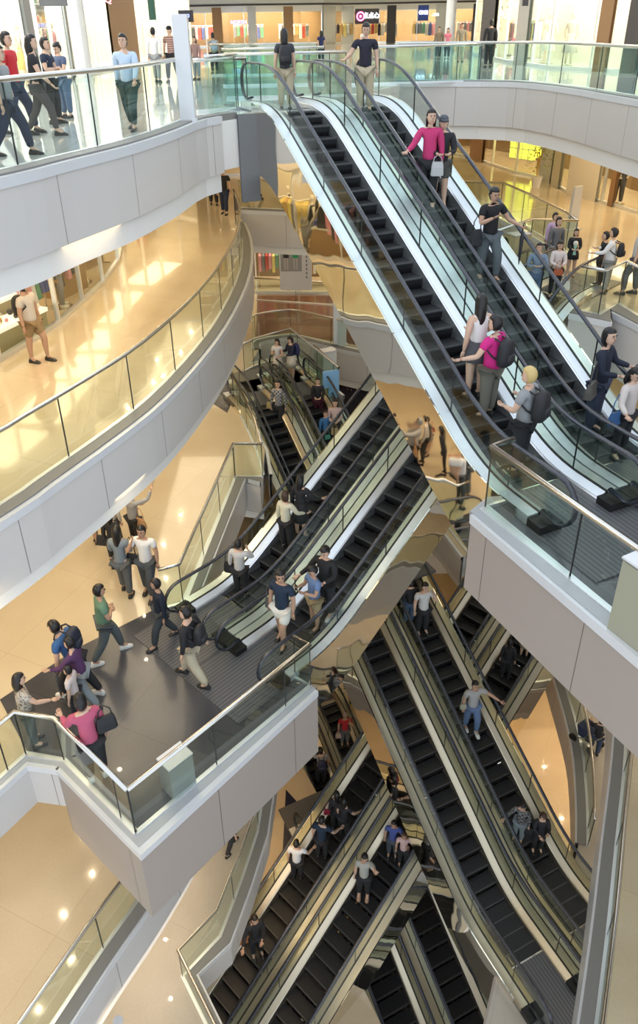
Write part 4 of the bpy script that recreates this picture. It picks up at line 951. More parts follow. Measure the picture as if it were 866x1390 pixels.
    if hair=='bun': b=MB(); b.ell(hc+rotm@Vector((0,-.055,.035)),(.024,.024,.024),8,6); b.build('hair_bun',hm,ho,scale=K*hh,smooth=True)
    if hair=='hood': b=MB(); b.ell(hc+rotm@Vector((0,-.014,.006)),(.062,.070,.082),12,8); b.build('hood',tm,root,scale=K*hh,smooth=True)
    if cap:
        b=MB(); b.ell(hc+rotm@Vector((0,.0,.030)),(.054,.066,.050),12,7); b.obox(hc+rotm@Vector((0,.078,.028)),(.040,0,0),rotm@Vector((0,.03,-.004)),(0,0,.004)); b.build('cap',cap,root,scale=K*hh,smooth=True)
    root['_h']=0; del root['_h']
    return root,hands,tb
def finish_people():
    bpy.context.view_layer.update(); dg=bpy.context.evaluated_depsgraph_get()
    for o,root,nm,m,hh,extra in SKINQ:
        me=bpy.data.meshes.new_from_object(o.evaluated_get(dg)); me.name=nm; me.materials.clear(); me.materials.append(m)
        if extra:
            hands,tb,hd,look,nod,face=extra
            me.materials.append(M_EYE); me.materials.append(M_LIP); me.materials.append(M_HAIR)
            bm=bmesh.new(); bm.from_mesh(me)
            b=MB(); c=tb((0,.012,.925)); R_=Matrix.Rotation(look,3,'Z')@Matrix.Rotation(-nod,3,'X')
            # head
            rings=[]; seg=14
            prof=[(-.068,.016,.020,.018),(-.060,.028,.034,.014),(-.045,.037,.046,.008),(-.025,.042,.053,.004),(0,.0445,.056,0),(.025,.045,.057,-.002),(.045,.040,.050,-.003),(.060,.026,.034,-.003),(.067,.010,.014,-.003)]
            for zz,rx,ry,yo in prof:
                rings.append([c+R_@Vector((rx*math.cos(2*PI*j/seg),ry*math.sin(2*PI*j/seg)+yo,zz)) for j in range(seg)])
            b.loft(rings,0)
            P=lambda x,y,z:c+R_@Vector((x,y,z))
            b.loft([[P(-.007,.054,-.018),P(.007,.054,-.018),P(.006,.053,-.022),P(-.006,.053,-.022)],[P(-.007,.068,-.016),P(.007,.068,-.016),P(.005,.062,-.023),P(-.005,.062,-.023)],[P(-.004,.060,.008),P(.004,.060,.008),P(.003,.054,.008),P(-.003,.054,.008)]],0)
            for s in (-1,1):
                b.ell(P(s*.018,.0515,.004),(.007,.005,.004),8,5,1); b.obox(P(s*.018,.055,.016),R_@Vector((.010,0,0)),R_@Vector((0,.003,0)),R_@Vector((0,0,.0018)),3)
                b.ell(P(s*.046,-.002,-.004),(.006,.012,.018),8,5,0)
            b.obox(P(0,.052,-.040),R_@Vector((.013,0,0)),R_@Vector((0,.004,0)),R_@Vector((0,0,.003)),2)
            # hands
            for wr,d,s,el in hands:
                y=d; x=Vector((0,0,1)).cross(y)
                if x.length<.2: x=Vector((1,0,0))
                x.normalize(); nrm=x.cross(y).normalized()
                def Q(a,bb,cc): return wr+x*a+y*bb+nrm*cc
                b.loft([[Q(-.012,0,-.008),Q(.012,0,-.008),Q(.012,0,.008),Q(-.012,0,.008)],[Q(-.020,.025,-.009),Q(.020,.025,-.009),Q(.020,.025,.009),Q(-.020,.025,.009)],[Q(-.021,.05,-.008),Q(.021,.05,-.008),Q(.021,.05,.007),Q(-.021,.05,.007)]],0)
                for q,(fx,fl) in enumerate(((-.016,.034),(-.0055,.042),(.0055,.039),(.016,.028))):
                    b.tube([Q(fx,.046,0),Q(fx*1.05,.046+fl*.5,-.003),Q(fx*1.05,.046+fl*.8,-.014),Q(fx,.046+fl*.9,-.024)],[.0055,.0052,.0046,.003],5)
                b.tube([Q(-s*.018,.012,0),Q(-s*.032,.028,-.006),Q(-s*.032,.046,-.012)],[.007,.006,.004],5)
            n0=len(bm.verts)
            vs=[bm.verts.new(v) for v in b.v]
            for f,mi in zip(b.f,b.m):
                try: ff=bm.faces.new([vs[i] for i in f]); ff.material_index=mi; ff.smooth=True
                except ValueError: pass
            bmesh.ops.recalc_face_normals(bm,faces=bm.faces); bm.to_mesh(me); bm.free()
        for v in me.vertices: v.co*=K*hh
        for p in me.polygons: p.use_smooth=True
        ob=bpy.data.objects.new(nm,me); C.objects.link(ob); ob.parent=root
    for o,*_ in SKINQ:
        me=o.data; bpy.data.objects.remove(o); bpy.data.meshes.remove(me)
# placement helpers
def stature(hp,pt,z,lo=1.5,hi=2.15):
    # find the standing height whose crown projects onto the head row
    a,b=1.,2.6
    for _ in range(30):
        m=(a+b)/2
        if pr(Vector((pt[0],pt[1],z+m)))[1]>hp[1]: a=m
        else: b=m
    return min(max((a+b)/2,lo),hi)
def bagpos(root,hh,off): return root
def thing_at(name,root,hh,local,label,cat,build):
    """a carried thing: own top-level object, placed relative to the person"""
    a=root.rotation_euler.z; R_=Matrix.Rotation(a,3,'Z'); p=Vector(root.location)+R_@(Vector(local)*K*hh)
    r=empty(name,p,a,label,cat)
    build(r,K*hh); return r
def backpack(col,big=1.):
    def f(r,s):
        m=cm('bag_%02d%02d%02d'%tuple(int(c*99) for c in col),col,.6); b=MB()
        rings=[]
        for zz,wx,wy in [(-.13,.055,.03),(-.12,.075,.045),(-.05,.082,.055),(.03,.078,.05),(.08,.062,.038),(.10,.03,.02)]:
            rings.append([(wx*big*math.copysign(abs(math.cos(t))**.6,math.cos(t)),wy*big*math.copysign(abs(math.sin(t))**.6,math.sin(t)),zz*big) for t in [2*PI*(j+.5)/14 for j in range(14)]])
        b.loft(rings); pb=b.build('pack_body',m,r,scale=s,smooth=True)
        b=MB(); b.loft([[(wx*math.cos(t),-.05*big+wy*math.sin(t),zz) for t in [2*PI*j/10 for j in range(10)]] for zz,wx,wy in [(-.10,.05,.02),(-.08,.058,.028),(-.03,.056,.026),(-.02,.04,.015)]]); b.build('front_pocket',m,pb,scale=s,smooth=True)
        for q in (-1,1):
            b=MB(); b.tube([(q*.05,.04,-.09),(q*.075,.09,-.06),(q*.072,.165,.0),(q*.062,.15,.06),(q*.052,.09,.105),(q*.045,.03,.08)],.009,6); b.build('strap',m,r,scale=s,smooth=True)
    return f
def handbag(col,w=.09,h=.07,d=.03,strap=.22,sm=None):
    def f(r,s):
        m=cm('bag_%02d%02d%02d'%tuple(int(c*99) for c in col),col,.5); b=MB()
        b.loft([[(x*wd,y*dd,zz) for x,y in ((-.8,-1),(.8,-1),(1,-.6),(1,.6),(.8,1),(-.8,1),(-1,.6),(-1,-.6))] for zz,wd,dd in [(-h,w*.85,d*.9),(-h*.9,w,d),(0,w*.95,d*.8),(h*.7,w*.8,d*.35)]]); b.build('bag_body',m,r,scale=s,smooth=False)
        b=MB(); b.tube([(-w*.7,0,h*.6),(-w*.55,0,h*.6+strap*.6),(0,0,h*.6+strap),(w*.55,0,h*.6+strap*.6),(w*.7,0,h*.6)],.006,6); b.build('strap',sm or m,r,scale=s,smooth=True)
    return f
def umbrella(col):
    def f(r,s):
        m=cm('umb_%02d%02d%02d'%tuple(int(c*99) for c in col),col,.5); b=MB(); b.tube([(0,0,-.03),(0,0,-.12),(0,0,-.30),(0,0,-.40)],[.008,.022,.016,.004],8); b.build('folded_canopy',m,r,scale=s,smooth=True)
        b=MB(); b.tube([(0,0,-.05),(0,0,.03),(0,.02,.05),(0,.035,.03)],.006,6); b.build('handle',M_BLK,r,scale=s,smooth=True)
    return f
def phone():
    def f(r,s):
        b=MB(); b.box(-.022,.022,-.004,.004,-.04,.04); pc=b.build('phone_case',M_BLK,r,scale=s); b=MB(); b.box(-.02,.02,-.0055,-.004,-.036,.036); b.build('phone_screen',mat('phone_glass',(.05,.06,.08),.1),pc,scale=s)
    return f
def stick():
    def f(r,s):
        b=MB(); b.tube([(0,0,0),(.03,.10,.20)],.004,6); b.build('stick_rod',M_STEEL,r,scale=s); b=MB(); b.box(0,.06,.08,.12,.20,.24); b.ell((.03,.12,.23),(.018,.02,.018),8,6); b.build('camera_head',M_BLK,r,scale=s)
    return f
RPX=math.radians
def at_floor(z,f): return un(f[0],f[1],z)
def P_(surf,head,feet,face,label,items=(),**kw):
    """surf: floor level, or (escalator, lane); face in degrees, 0 = away from the viewer, 180 = towards, 90 = to the left, -90 = to the right"""
    if isinstance(surf,tuple):
        E,ln=surf[:2]; lat=E.lane(ln)+(surf[2] if len(surf)>2 else 0)*E.k; t=-3.
        while t<E.L+4 and pr(E.pt(lat,t))[1]<feet[1]: t+=.02
        # stand on a tread
        k=E.k; i=math.floor((t+.75*k)/(.4*k)); tt=-.75*k+.4*k*(i+1)
        if t<-.7*k: z=E.ztop+.012; tc=t
        elif t>E.L+.7*k: z=E.zbot+.012; tc=t
        else: z=E.ztop+E.path(tt,.5); tc=tt-.24*k
        q=E.o+E.l*lat+E.h*tc; pt=(q.x,q.y)
    else: z=surf+(.014 if surf in (L2,) else 0); pt=at_floor(surf,feet)
    hh=stature(head,pt,z) if head else kw.pop('h',1.9)
    kw.pop('h',None)
    root,hands,tb=person(pt,z,hh,RPX(face),label,**kw)
    for it in items:
        nm,where,lab,cat,fn=it
        if where=='back': loc=tb((0,-.125,.70))
        elif where=='rhand': loc=hands[1][0]+hands[1][1]*.04
        elif where=='lhand': loc=hands[0][0]+hands[0][1]*.04
        elif where=='rside': loc=Vector((.165,.0,.50))
        elif where=='lside': loc=Vector((-.165,.0,.50))
        elif where=='rlow': loc=hands[1][0]+Vector((0,0,-.14))
        elif where=='llow': loc=hands[0][0]+Vector((0,0,-.14))
        else: loc=Vector(where)
        thing_at(nm,root,hh,loc,lab,cat,fn)
    return root
BP='backpack'; HB='handbag'
tr='trousers'; 
blk=(.02,.02,.024); nav=(.02,.03,.07); wht=(.78,.78,.78); gry=(.3,.31,.32); dnm=(.09,.14,.24); khk=(.55,.46,.32); lgt=(.45,.45,.46)
# top floor, left
P_(L0,(20,42),(30,181),-100,'person in a red t-shirt behind the woman in a black tee',top=('red_tee',(.6,.03,.04)),bot=(tr,nav),legs='walk')
P_(L0,(36,46),(62,184),-80,'woman in a black tee and patterned leggings walking at the upper left',top=('black_tee',blk),bot=('leggings',(.08,.07,.07)),hair='long',girl=True,legs='walk2',arms=('swingb','swingf'))
P_(L0,(-8,60),(22,211),-95,'person in dark trousers cut off by the upper left edge',top=('grey_tee',gry),bot=(tr,nav),legs='walk')
P_(L0,(59,50),(77,168),-100,'woman in a navy shirt standing next to the one with a phone',top=('navy_shirt',(.02,.03,.06)),bot=(tr,blk),girl=True,sleeve='short',legs='cross',arms=('hold','fold'))
P_(L0,(73,57),(93,160),150,'woman looking down at her phone by the left shop',[('phone','rhand','black phone held by the woman by the left shop','phone',phone())],top=('slate_top',(.08,.11,.2)),bot=('jeans',dnm),hair='bun',girl=True,arms=('phone','phone'),nod=.5)
P_(L0,(171,45),(181,176),175,'man in a light blue shirt and dark green trousers walking towards the railing',top=('light_blue_shirt',(.55,.68,.85)),bot=(tr,(.03,.055,.05)),sleeve='long',legs='walk',arms=('swingf','swingb'))
P_(L0,(210,37),(214,112),-10,'man in a white shirt seen from behind on the top floor walkway',top=('white_shirt',wht),bot=(tr,gry),sleeve='long',legs='step')
P_(L0,(228,35),(236,111),170,'person in a pink striped top and dark cap on the top floor walkway',top=('striped_pink',(.62,.38,.32)),bot=(tr,blk),cap=cm('dark_cap',blk),legs='walk2')
P_(L0,(264,49),(268,108),160,'woman in a brown cardigan beyond the white post',top=('brown_top',(.35,.22,.2)),bot=(tr,gry),hair='long',girl=True,sleeve='long')
P_(L0,(288,44),(292,100),20,'person with a pale blue bag on the far walkway',[(BP,'back','pale blue backpack on the far walkway','backpack',backpack((.45,.55,.7)))],top=('beige_top',(.4,.38,.33)),bot=(tr,blk))
P_((E1,0,-.1),(370,38),(372,150),5,'woman with long black hair and a backpack at the head of the left upper escalator',[(BP,'back','black backpack of the woman at the head of the left upper escalator','backpack',backpack(blk,1.05))],top=('charcoal_tee',(.05,.05,.06)),bot=(tr,khk),hair='long',girl=True)
P_((E1,1,-.1),(459,30),(466,150),175,'man in a dark polo about to board the right upper escalator',top=('dark_polo',(.02,.02,.035)),bot=(tr,khk),arms=('down','rail'),nod=.3)
P_(L0,(660,26),(662,92),0,'person all in black in front of the far shops on the top floor',top=('black_jacket',blk),bot=(tr,blk),sleeve='long')
P_(L0,(620,31),(624,84),180,'person in an olive jacket on the far walkway',top=('olive_jacket',(.3,.27,.2)),bot=(tr,khk),sleeve='long')
P_(L0,(592,36),(594,80),170,'person in a brown jacket, leftmost of the far walkway group',top=('brown_jacket',(.22,.17,.12)),bot=(tr,blk),sleeve='long')
P_(L0,(604,38),(606,80),170,'person in a pink top with dark hair on the far walkway',top=('pink_top',(.7,.2,.3)),bot=(tr,blk),hair='long',girl=True)
P_(L0,(434,42),(436,86),10,'person in dark blue beyond the teal railings',top=('dark_blue_top',(.03,.04,.15)),bot=(tr,blk),hair='long',girl=True)
P_(L0,(492,42),(494,78),180,'person in white far beyond the teal railings',top=('white_top',wht),bot=(tr,blk))
# upper escalators
P_((E1,1,-.2),(569,147),(572,283),172,'woman in a magenta cardigan coming down the upper escalator',top=('magenta_cardigan',(.55,.04,.16)),bot=('leggings',blk),hair='long',girl=True,sleeve='long',arms=('down','rail'),look=.2)
P_((E1,1,.12),(595,156),(594,283),178,'man in a cap and black jumper beside the magenta cardigan',[('carrier_bag','rlow','clear grey shopping bag held by the man in a cap','bag',handbag((.5,.5,.5),.07,.09,.03,.08))],top=('black_jumper',blk),bot=('shorts',(.10,.10,.09)),sleeve='long',arms=('hold','hold'),cap=cm('grey_cap',(.09,.1,.12)))
P_((E1,1,.1),(655,253),(655,377),-160,'man in a black polo holding a folded umbrella on the right rail',[('umbrella','lhand','folded black umbrella held on the escalator rail','umbrella',umbrella(blk)),(HB,'rside','black shoulder bag hanging behind the man in black polo','bag',handbag(blk,.07,.10,.04,.16))],top=('black_polo',(.012,.012,.014)),bot=('jeans',(.10,.12,.13)),arms=('rail','chest'),skin=1,nod=.25,legs='step')
P_((E1,0,.1),(643,399),(645,523),20,'woman in a white top and grey skirt riding the left upper escalator',top=('white_vest',(.8,.78,.76)),bot=('miniskirt',(.09,.09,.10)),hair='verylong',girl=True,sleeve='none',arms=('down','fold'),look=-.4)
P_((E1,0,.15),(674,428),(668,568),45,'man in a magenta t-shirt on the left upper escalator',[(BP,'back','black backpack of the man in the magenta t-shirt','backpack',backpack(blk,1.1))],top=('magenta_tee',(.62,.02,.22)),bot=(tr,(.16,.15,.12)),arms=('rail','chest'),look=.2)
P_((E1,0,0.),(668,498),(676,640),50,'blond man in a grey t-shirt at the bottom of the left upper escalator',[(BP,'back','black backpack of the blond man','backpack',backpack(blk,1.15))],top=('grey_tee',(.40,.40,.41)),bot=(tr,blk),hairm=M_BLOND,arms=('hold','rail'),look=.2)
P_((E1,1,.12),(779,436),(771,580),-130,'woman in a navy cardigan with a grey handbag on the right upper escalator',[(HB,'rside','grey handbag on the arm of the woman in a navy cardigan','handbag',handbag((.12,.11,.10),.10,.08,.035,.2)),('umbrella','lhand','brown folded umbrella of the woman in a navy cardigan','umbrella',umbrella((.25,.12,.1)))],top=('navy_cardigan',(.015,.02,.04)),bot=('jeans',(.04,.05,.09)),girl=True,hair='bob',sleeve='long',arms=('rail','hold'),look=-.3)
P_((E1,1,.05),(822,497),(806,622),-150,'woman in a cream jumper leaving the right upper escalator',[(HB,'rside','blue shoulder bag of the woman in a cream jumper','handbag',handbag((.04,.12,.30),.08,.08,.03,.2))],top=('cream_jumper',(.62,.55,.52)),bot=('leggings',blk),girl=True,hair='long',sleeve='long',arms=('rail','rail'),nod=.5,look=-.2)
# right landing
P_(L1,(739,288),(744,362),-160,'person in lilac behind the grey top on the right landing',top=('lilac_top',(.5,.38,.6)),bot=(tr,gry),girl=True,sleeve='long')
P_(L1,(747,294),(748,374),-170,'woman in a grey top leaning on the railing of the right landing',top=('grey_top',(.15,.15,.16)),bot=(tr,gry),girl=True,hair='bob',sleeve='long')
P_(L1,(717,329),(722,412),170,'man in a denim jacket with crossed arms on the right landing',top=('denim_jacket',(.20,.27,.38)),bot=('jeans',dnm),sleeve='long',arms=('fold','fold'))
P_(L1,(751,326),(750,404),175,'woman in a white blouse with an orange bag on the right landing',[(HB,(0.,.13,.50),'orange bag held by the woman in a white blouse','handbag',handbag((.45,.10,.03),.08,.06,.03,.16)),('carrier_bag',(-.16,.05,.25),'white carrier bag by the knees of the woman in a white blouse','bag',handbag(wht,.09,.09,.04,.1))],top=('white_blouse',(.7,.62,.6)),bot=('leggings',blk),girl=True,hair='long',sleeve='long',arms=('hold','hold'),nod=.3)
P_(L1,(779,310),(773,376),170,'woman in black holding a bouquet on the right landing',[('bouquet',(.0,.12,.70),'white and pale green bouquet held by the woman in black','bouquet',lambda r,s:(lambda b:(b.ell((0,0,.03),(.05,.045,.05),10,7),b.build('blossom',MC[2],r,scale=s,smooth=True)))(MB()) and (lambda b:(b.loft([[(q*x,q*y,z_) for x,y in ((-1,-1),(1,-1),(1,1),(-1,1))] for q,z_ in ((.035,0),(.015,-.1),(.03,-.2))]),b.build('ribbon',mat('mint_ribbon',(.4,.7,.6),.5),r,scale=s)))(MB()))],top=('black_blazer',blk),bot=('miniskirt',blk),girl=True,hair='long',sleeve='long',arms=('hold','hold'))
P_(L1,(829,309),(820,398),60,'man in a white shirt with a backpack leaning on the right railing',[(BP,'back','dark backpack of the man in a white shirt on the right landing','backpack',backpack(blk,.9))],top=('white_shirt',(.75,.74,.76)),bot=(tr,gry),sleeve='long',arms=('railf','railf'))
P_(L1,(819,314),(811,392),80,'person with black hair half hidden behind the white shirt on the right landing',top=('dark_top',blk),bot=(tr,blk))
P_(L1,(863,299),(856,400),60,'man in a white tee and jeans at the right edge of the picture',top=('white_tee',(.7,.7,.68)),bot=('jeans',(.14,.14,.15)),legs='step')
P_(L1,(871,565),(880,690),60,'person in black cut off by the right edge at the escalator foot',top=('black_coat',blk),bot=(tr,blk),sleeve='long')
# first gallery left
P_(L1,(17,379),(52,490),-110,'man with a shoulder pack and umbrella strolling past the left shop window',[(BP,'back','black backpack of the man by the left shop window','backpack',backpack(blk,1.)),('umbrella','lhand','folded umbrella carried by the man by the left shop window','umbrella',umbrella((.15,.15,.18)))],top=('cream_shirt',(.62,.56,.50)),bot=('shorts',(.30,.20,.10)),sleeve='short',legs='step',skin=1,arms=('down','down'),shoe=M_SHOEB,look=.7)
P_(L1,None,(291,279),10,'person in dark trousers whose legs show at the far end of the warm gallery',top=('dark_coat',blk),bot=(tr,blk),legs='step')
P_(L1,None,(306,290),170,'second pair of dark legs nearest the railing at the end of the warm gallery',top=('dark_coat',blk),bot=(tr,nav),legs='step')
P_(L1,None,(345,272),90,'person in black leggings passing behind the glass under the top landing',top=('dark_coat',blk),bot=('leggings',blk),legs='walk',girl=True)
# level 2 left
P_(L2,(120,677),(131,737),-60,'person in patterned shorts with a red bag beside the group on the beige floor',[(HB,(-.05,-.16,.6),'rust red bag of the person in patterned shorts','handbag',handbag((.4,.07,.03),.10,.07,.04,.18))],top=('olive_tee',(.15,.13,.1)),bot=('shorts',(.28,.32,.36)),skin=1)
P_(L2,(150,668),(158,742),-20,'man in a cream shirt seen from behind in the group on the beige floor',[(BP,(-.13,-.06,.6),'thin black sling bag on the man in a cream shirt','bag',handbag(blk,.05,.07,.02,.2))],top=('cream_shirt',(.68,.63,.55)),bot=(tr,blk),sleeve='long')
P_(L2,(181,663),(187,742),-40,'person in a grey hoodie with the hood up holding a camera stick',[('selfie_stick','rhand','camera on a stick raised by the hooded person','selfie stick',stick()),(HB,'rside','striped straw shoulder bag of the hooded person','handbag',handbag((.45,.25,.12),.11,.08,.03,.2))],top=('grey_hoodie',(.36,.35,.35)),bot=(tr,blk),hair='hood',sleeve='long',arms=('hold','up'))
P_(L2,(153,693),(160,772),-10,'woman in black with a shoulder bag in the group on the beige floor',[(HB,'lside','black shoulder bag of the woman in black on the beige floor','handbag',handbag(blk,.08,.09,.04,.2))],top=('black_top',blk),bot=('leggings',blk),girl=True,hair='long',sleeve='long')
P_(L2,(162,708),(172,808),-5,'woman with very long hair and a slate cardigan walking away',top=('slate_cardigan',(.20,.24,.28)),bot=('jeans',(.10,.11,.12)),girl=True,hair='verylong',sleeve='long',legs='step',arms=('hold','hold'))
P_(L2,(188,706),(205,806),170,'man in a white shirt touching his chin, dark bag on his shoulder',[(HB,(.17,.0,.52),'black shoulder bag of the man touching his chin','bag',handbag(blk,.07,.08,.03,.25))],top=('white_shirt',(.78,.77,.8)),bot=(tr,(.06,.07,.08)),sleeve='short',arms=('down','ear'),legs='step',skin=1)
P_(L2,None,(202,632),-30,'person in black leggings whose legs show below the curved fascia',top=('dark_top',blk),bot=('leggings',blk),girl=True,legs='walk',h=1.9)
P_(L2,(136,794),(150,892),-65,'man in a green t-shirt with folded arms walking on the granite',top=('green_tee',(.13,.24,.16)),bot=(tr,(.10,.12,.13)),arms=('fold','fold'),legs='walk',shoe=M_SHOEW,skin=1)
P_(L2,(216,785),(224,872),120,'man in a navy jacket striding across the granite floor',top=('navy_jacket',(.012,.018,.035)),bot=(tr,(.05,.06,.07)),sleeve='long',legs='walk',skin=1,look=-.5)
P_(L2,(250,824),(264,924),70,'man in a black jacket and khaki trousers striding away',[(BP,'back','black backpack of the man in khaki trousers','backpack',backpack(blk,.95))],top=('black_jacket',(.012,.012,.014)),bot=(tr,(.60,.52,.38)),sleeve='long',legs='walk2',look=.3,arms=('down','swingb'))
P_(L2,(70,843),(112,944),75,'man with a big dark backpack bending over the child',[(BP,(0,-.04,.80),'large black backpack of the bending man','backpack',backpack((.015,.02,.04),1.1))],top=('blue_tee',(.04,.12,.3)),bot=(tr,blk),legs='walk',bend=.35,shoe=M_SHOEW)
P_(L2,(79,866),(118,955),80,'person in a purple top carrying a hooked umbrella',[('umbrella',(-.14,.20,.62),'hooked umbrella held out by the person in purple','umbrella',umbrella((.08,.08,.08)))],top=('purple_top',(.10,.04,.12)),bot=('jeans',(.25,.28,.3)),sleeve='long',legs='walk2',arms=('push','push'),bend=.1)
P_(L2,(90,922),(108,975),85,'child in a white and red shirt holding the woman’s hand',top=('red_white_shirt',(.7,.62,.6)),bot=(tr,blk),sleeve='short',h=1.2)
P_(L2,(46,915),(48,1010),-60,'woman in a patterned blouse by the zigzag railing',[(HB,'lside','large black shoulder bag of the woman in a patterned blouse','handbag',handbag(blk,.10,.10,.04,.2))],top=('patterned_blouse',(.50,.45,.38)),bot=(tr,(.06,.07,.07)),hair='long',girl=True,sleeve='short',arms=('down','push'))
P_(L2,(92,942),(134,1056),30,'woman in a pink jumper leaning on the zigzag railing',[(HB,(.16,-.02,.66),'black leather handbag of the woman in a pink jumper','handbag',handbag(blk,.09,.09,.04,.14))],top=('pink_jumper',(.50,.10,.18)),bot=(tr,blk),girl=False,sleeve='long',arms=('railf','down'),bend=.15,shoe=M_SHOEW,hair='bob')
# middle escalators
P_((E2,1,-.15),(357,733),(352,812),-20,'man in a white jumper phoning at the foot of the middle escalator',[(HB,'lside','black messenger bag of the man phoning','bag',handbag(blk,.08,.10,.03,.22))],top=('white_jumper',(.60,.58,.57)),bot=(tr,blk),sleeve='long',arms=('down','ear'))
P_((E2,1,-.1),(394,667),(393,740),-30,'woman in a cream jumper going up the middle escalator',top=('cream_knit',(.70,.66,.50)),bot=(tr,blk),girl=True,sleeve='long',hair='bob',arms=('down','rail'),hairm=M_HAIRB)
P_((E2,1,.05),(425,645),(424,716),-30,'woman in a long black coat holding a small bag on the middle escalator',top=('black_coat',blk),bot=('dress',blk),girl=True,sleeve='long',hair='long',arms=('down','rail'))
P_((E2,0,-.1),(396,768),(378,870),150,'man in white shorts and navy tee stepping off the middle escalator',[(HB,'rside','black and white sling bag of the man in white shorts','bag',handbag((.1,.1,.1),.05,.08,.02,.2))],top=('navy_tee',(.015,.03,.06)),bot=('shorts',(.78,.75,.68)),legs='step',arms=('down','down'),skin=1,look=.6)
P_((E2,0,.15),(422,740),(421,826),150,'man in a black hoodie with white print on the middle escalator',top=('black_hoodie',(.015,.015,.017)),bot=(tr,blk),sleeve='long',arms=('hold','rail'),shoe=M_SHOEW,nod=.4)
P_((E2,0,.15),(431,767),(430,848),120,'man in a blue shirt looking at his phone on the middle escalator',[('phone','rhand','phone held by the man in the blue shirt','phone',phone())],top=('blue_shirt',(.14,.22,.40)),bot=('shorts',(.35,.27,.15)),arms=('phone','phone'),nod=.5,skin=1)
# far small escalator
P_((E6,0,.1),(375,512),(376,584),165,'woman in a black and white checked shirt on the far small escalator',[(HB,'rside','tan shoulder bag of the woman in the checked shirt','handbag',handbag((.5,.38,.18),.06,.07,.03,.2))],top=('checked_shirt',(.42,.42,.44)),bot=('leggings',blk),girl=True,sleeve='long',hair='long',legs='step',shoe=M_SHOEW)
P_((E6,1,0),(422,512),(424,570),178,'woman all in black standing on the far small escalator',top=('black_dress',blk),bot=(tr,(.08,.01,.03)),girl=True,sleeve='long',hair='bun',arms=('hold','hold'))
P_((E6,1,.2),(457,541),(458,605),175,'woman in a pink cardigan with a paper bag near the far escalator',[('paper_bag',(.0,.14,.42),'brown paper bag held near the far escalator','bag',handbag((.55,.38,.2),.07,.08,.03,.08))],top=('pale_pink_cardigan',(.6,.45,.42)),bot=('dress',(.05,.05,.05)),girl=True,sleeve='long',hair='long',arms=('hold','hold'))
P_((E6,1,-.25),(446,557),(444,612),-160,'person in a blue top with a green bag on the far escalator',[(HB,(0,.13,.4),'turquoise bag of the person in a blue top','handbag',handbag((.1,.35,.28),.07,.06,.03,.1))],top=('blue_top',(.05,.18,.4)),bot=(tr,blk),girl=True,sleeve='long',hair='short',hairm=M_HAIRB)
P_(L2,(377,459),(378,515),170,'schoolgirl in a white uniform dress, left of the two reading together',[(BP,'back','purple backpack of the left schoolgirl','backpack',backpack((.05,.03,.10)))],top=('white_uniform',(.7,.7,.7)),bot=('skirt',(.7,.66,.6)),girl=True,hair='bob',arms=('hold','phone'),nod=.3,look=-.5)
P_(L2,(391,456),(396,516),120,'schoolgirl in a navy jumper, right of the two reading together',[(BP,'back','dark blue backpack of the right schoolgirl','backpack',backpack((.03,.03,.12),1.1))],top=('navy_jumper',(.015,.02,.05)),bot=('skirt',(.65,.6,.52)),girl=True,sleeve='long',hair='bob',arms=('hold','phone'),nod=.4)
# long lower escalators
P_((E3,1,-.05),(567,779),(571,857),-165,'man in a black and white raglan tee with a phone at his ear',top=('raglan_tee',(.65,.64,.62)),bot=(tr,blk),sleeve='short',arms=('ear','down'))
P_((E3,1,-.3),(556,788),(558,845),10,'person in dark clothes half hidden behind the raglan tee',top=('dark_top',blk),bot=('jeans',dnm),sleeve='long')
P_((E3,1,0),(651,924),(648,996),-170,'man in a grey t-shirt and jeans with a crossbody strap walking down',[(HB,(.16,.03,.55),'small cream crossbody bag of the man in the grey t-shirt','bag',handbag((.35,.35,.25),.05,.05,.03,.25))],top=('grey_tshirt',(.38,.37,.36)),bot=('jeans',(.12,.18,.32)),legs='step',arms=('out','down'),shoe=M_SHOEW,skin=1)
P_((E3,1,-.2),(711,1090),(702,1148),150,'man in a plaid shirt holding the rail low on the long escalator',top=('plaid_shirt',(.20,.20,.20)),bot=('jeans',(.22,.25,.28)),sleeve='long',arms=('down','rail'),nod=.3)
P_((E3,1,.2),(740,1103),(732,1162),175,'woman in a black coat with long brown hair near the plaid shirt',[(HB,'rside','black handbag of the woman in a black coat on the long escalator','handbag',handbag(blk,.09,.07,.03,.2))],top=('black_coat',blk),bot=(tr,blk),girl=True,hair='long',hairm=M_HAIRB,sleeve='long',arms=('phone','hold'),nod=.4)
# deep crossing escalator
P_((E4,0,-.05),(354,1227),(352,1296),-160,'woman in black with an orange bag low on the deep escalator',[(HB,'rside','orange brown bag of the woman in black on the deep escalator','handbag',handbag((.4,.15,.05),.08,.07,.03,.2))],top=('black_top',blk),bot=(tr,blk),girl=True,hair='bob',sleeve='long',arms=('hold','rail'))
P_((E4,1,-.2),(474,1159),(473,1208),170,'woman in a grey tee and black trousers on the right deep lane',top=('pale_grey_tee',(.42,.42,.38)),bot=(tr,blk),girl=True,hair='bob',arms=('up','down'),shoe=mat('tan_shoe',(.5,.3,.2),.5))
P_((E4,1,-.1),(502,1114),(502,1166),170,'man in a blue tee with a yellow print on the right deep lane',top=('blue_yellow_tee',(.06,.09,.30)),bot=('jeans',(.07,.08,.10)),arms=('rail','down'),skin=1)
P_((E4,1,.3),(516,1130),(519,1180),175,'older person in a pale pink shirt behind the blue tee',top=('pale_pink_shirt',(.6,.42,.40)),bot=(tr,blk),arms=('rail','down'),skin=1,hairm=M_HAIRB)
P_((E4,1,-.05),(521,1077),(521,1128),180,'man in a white shirt resting his chin on his hand on the right deep lane',top=('white_work_shirt',(.62,.58,.60)),bot=(tr,blk),arms=('down','ear'),skin=1)
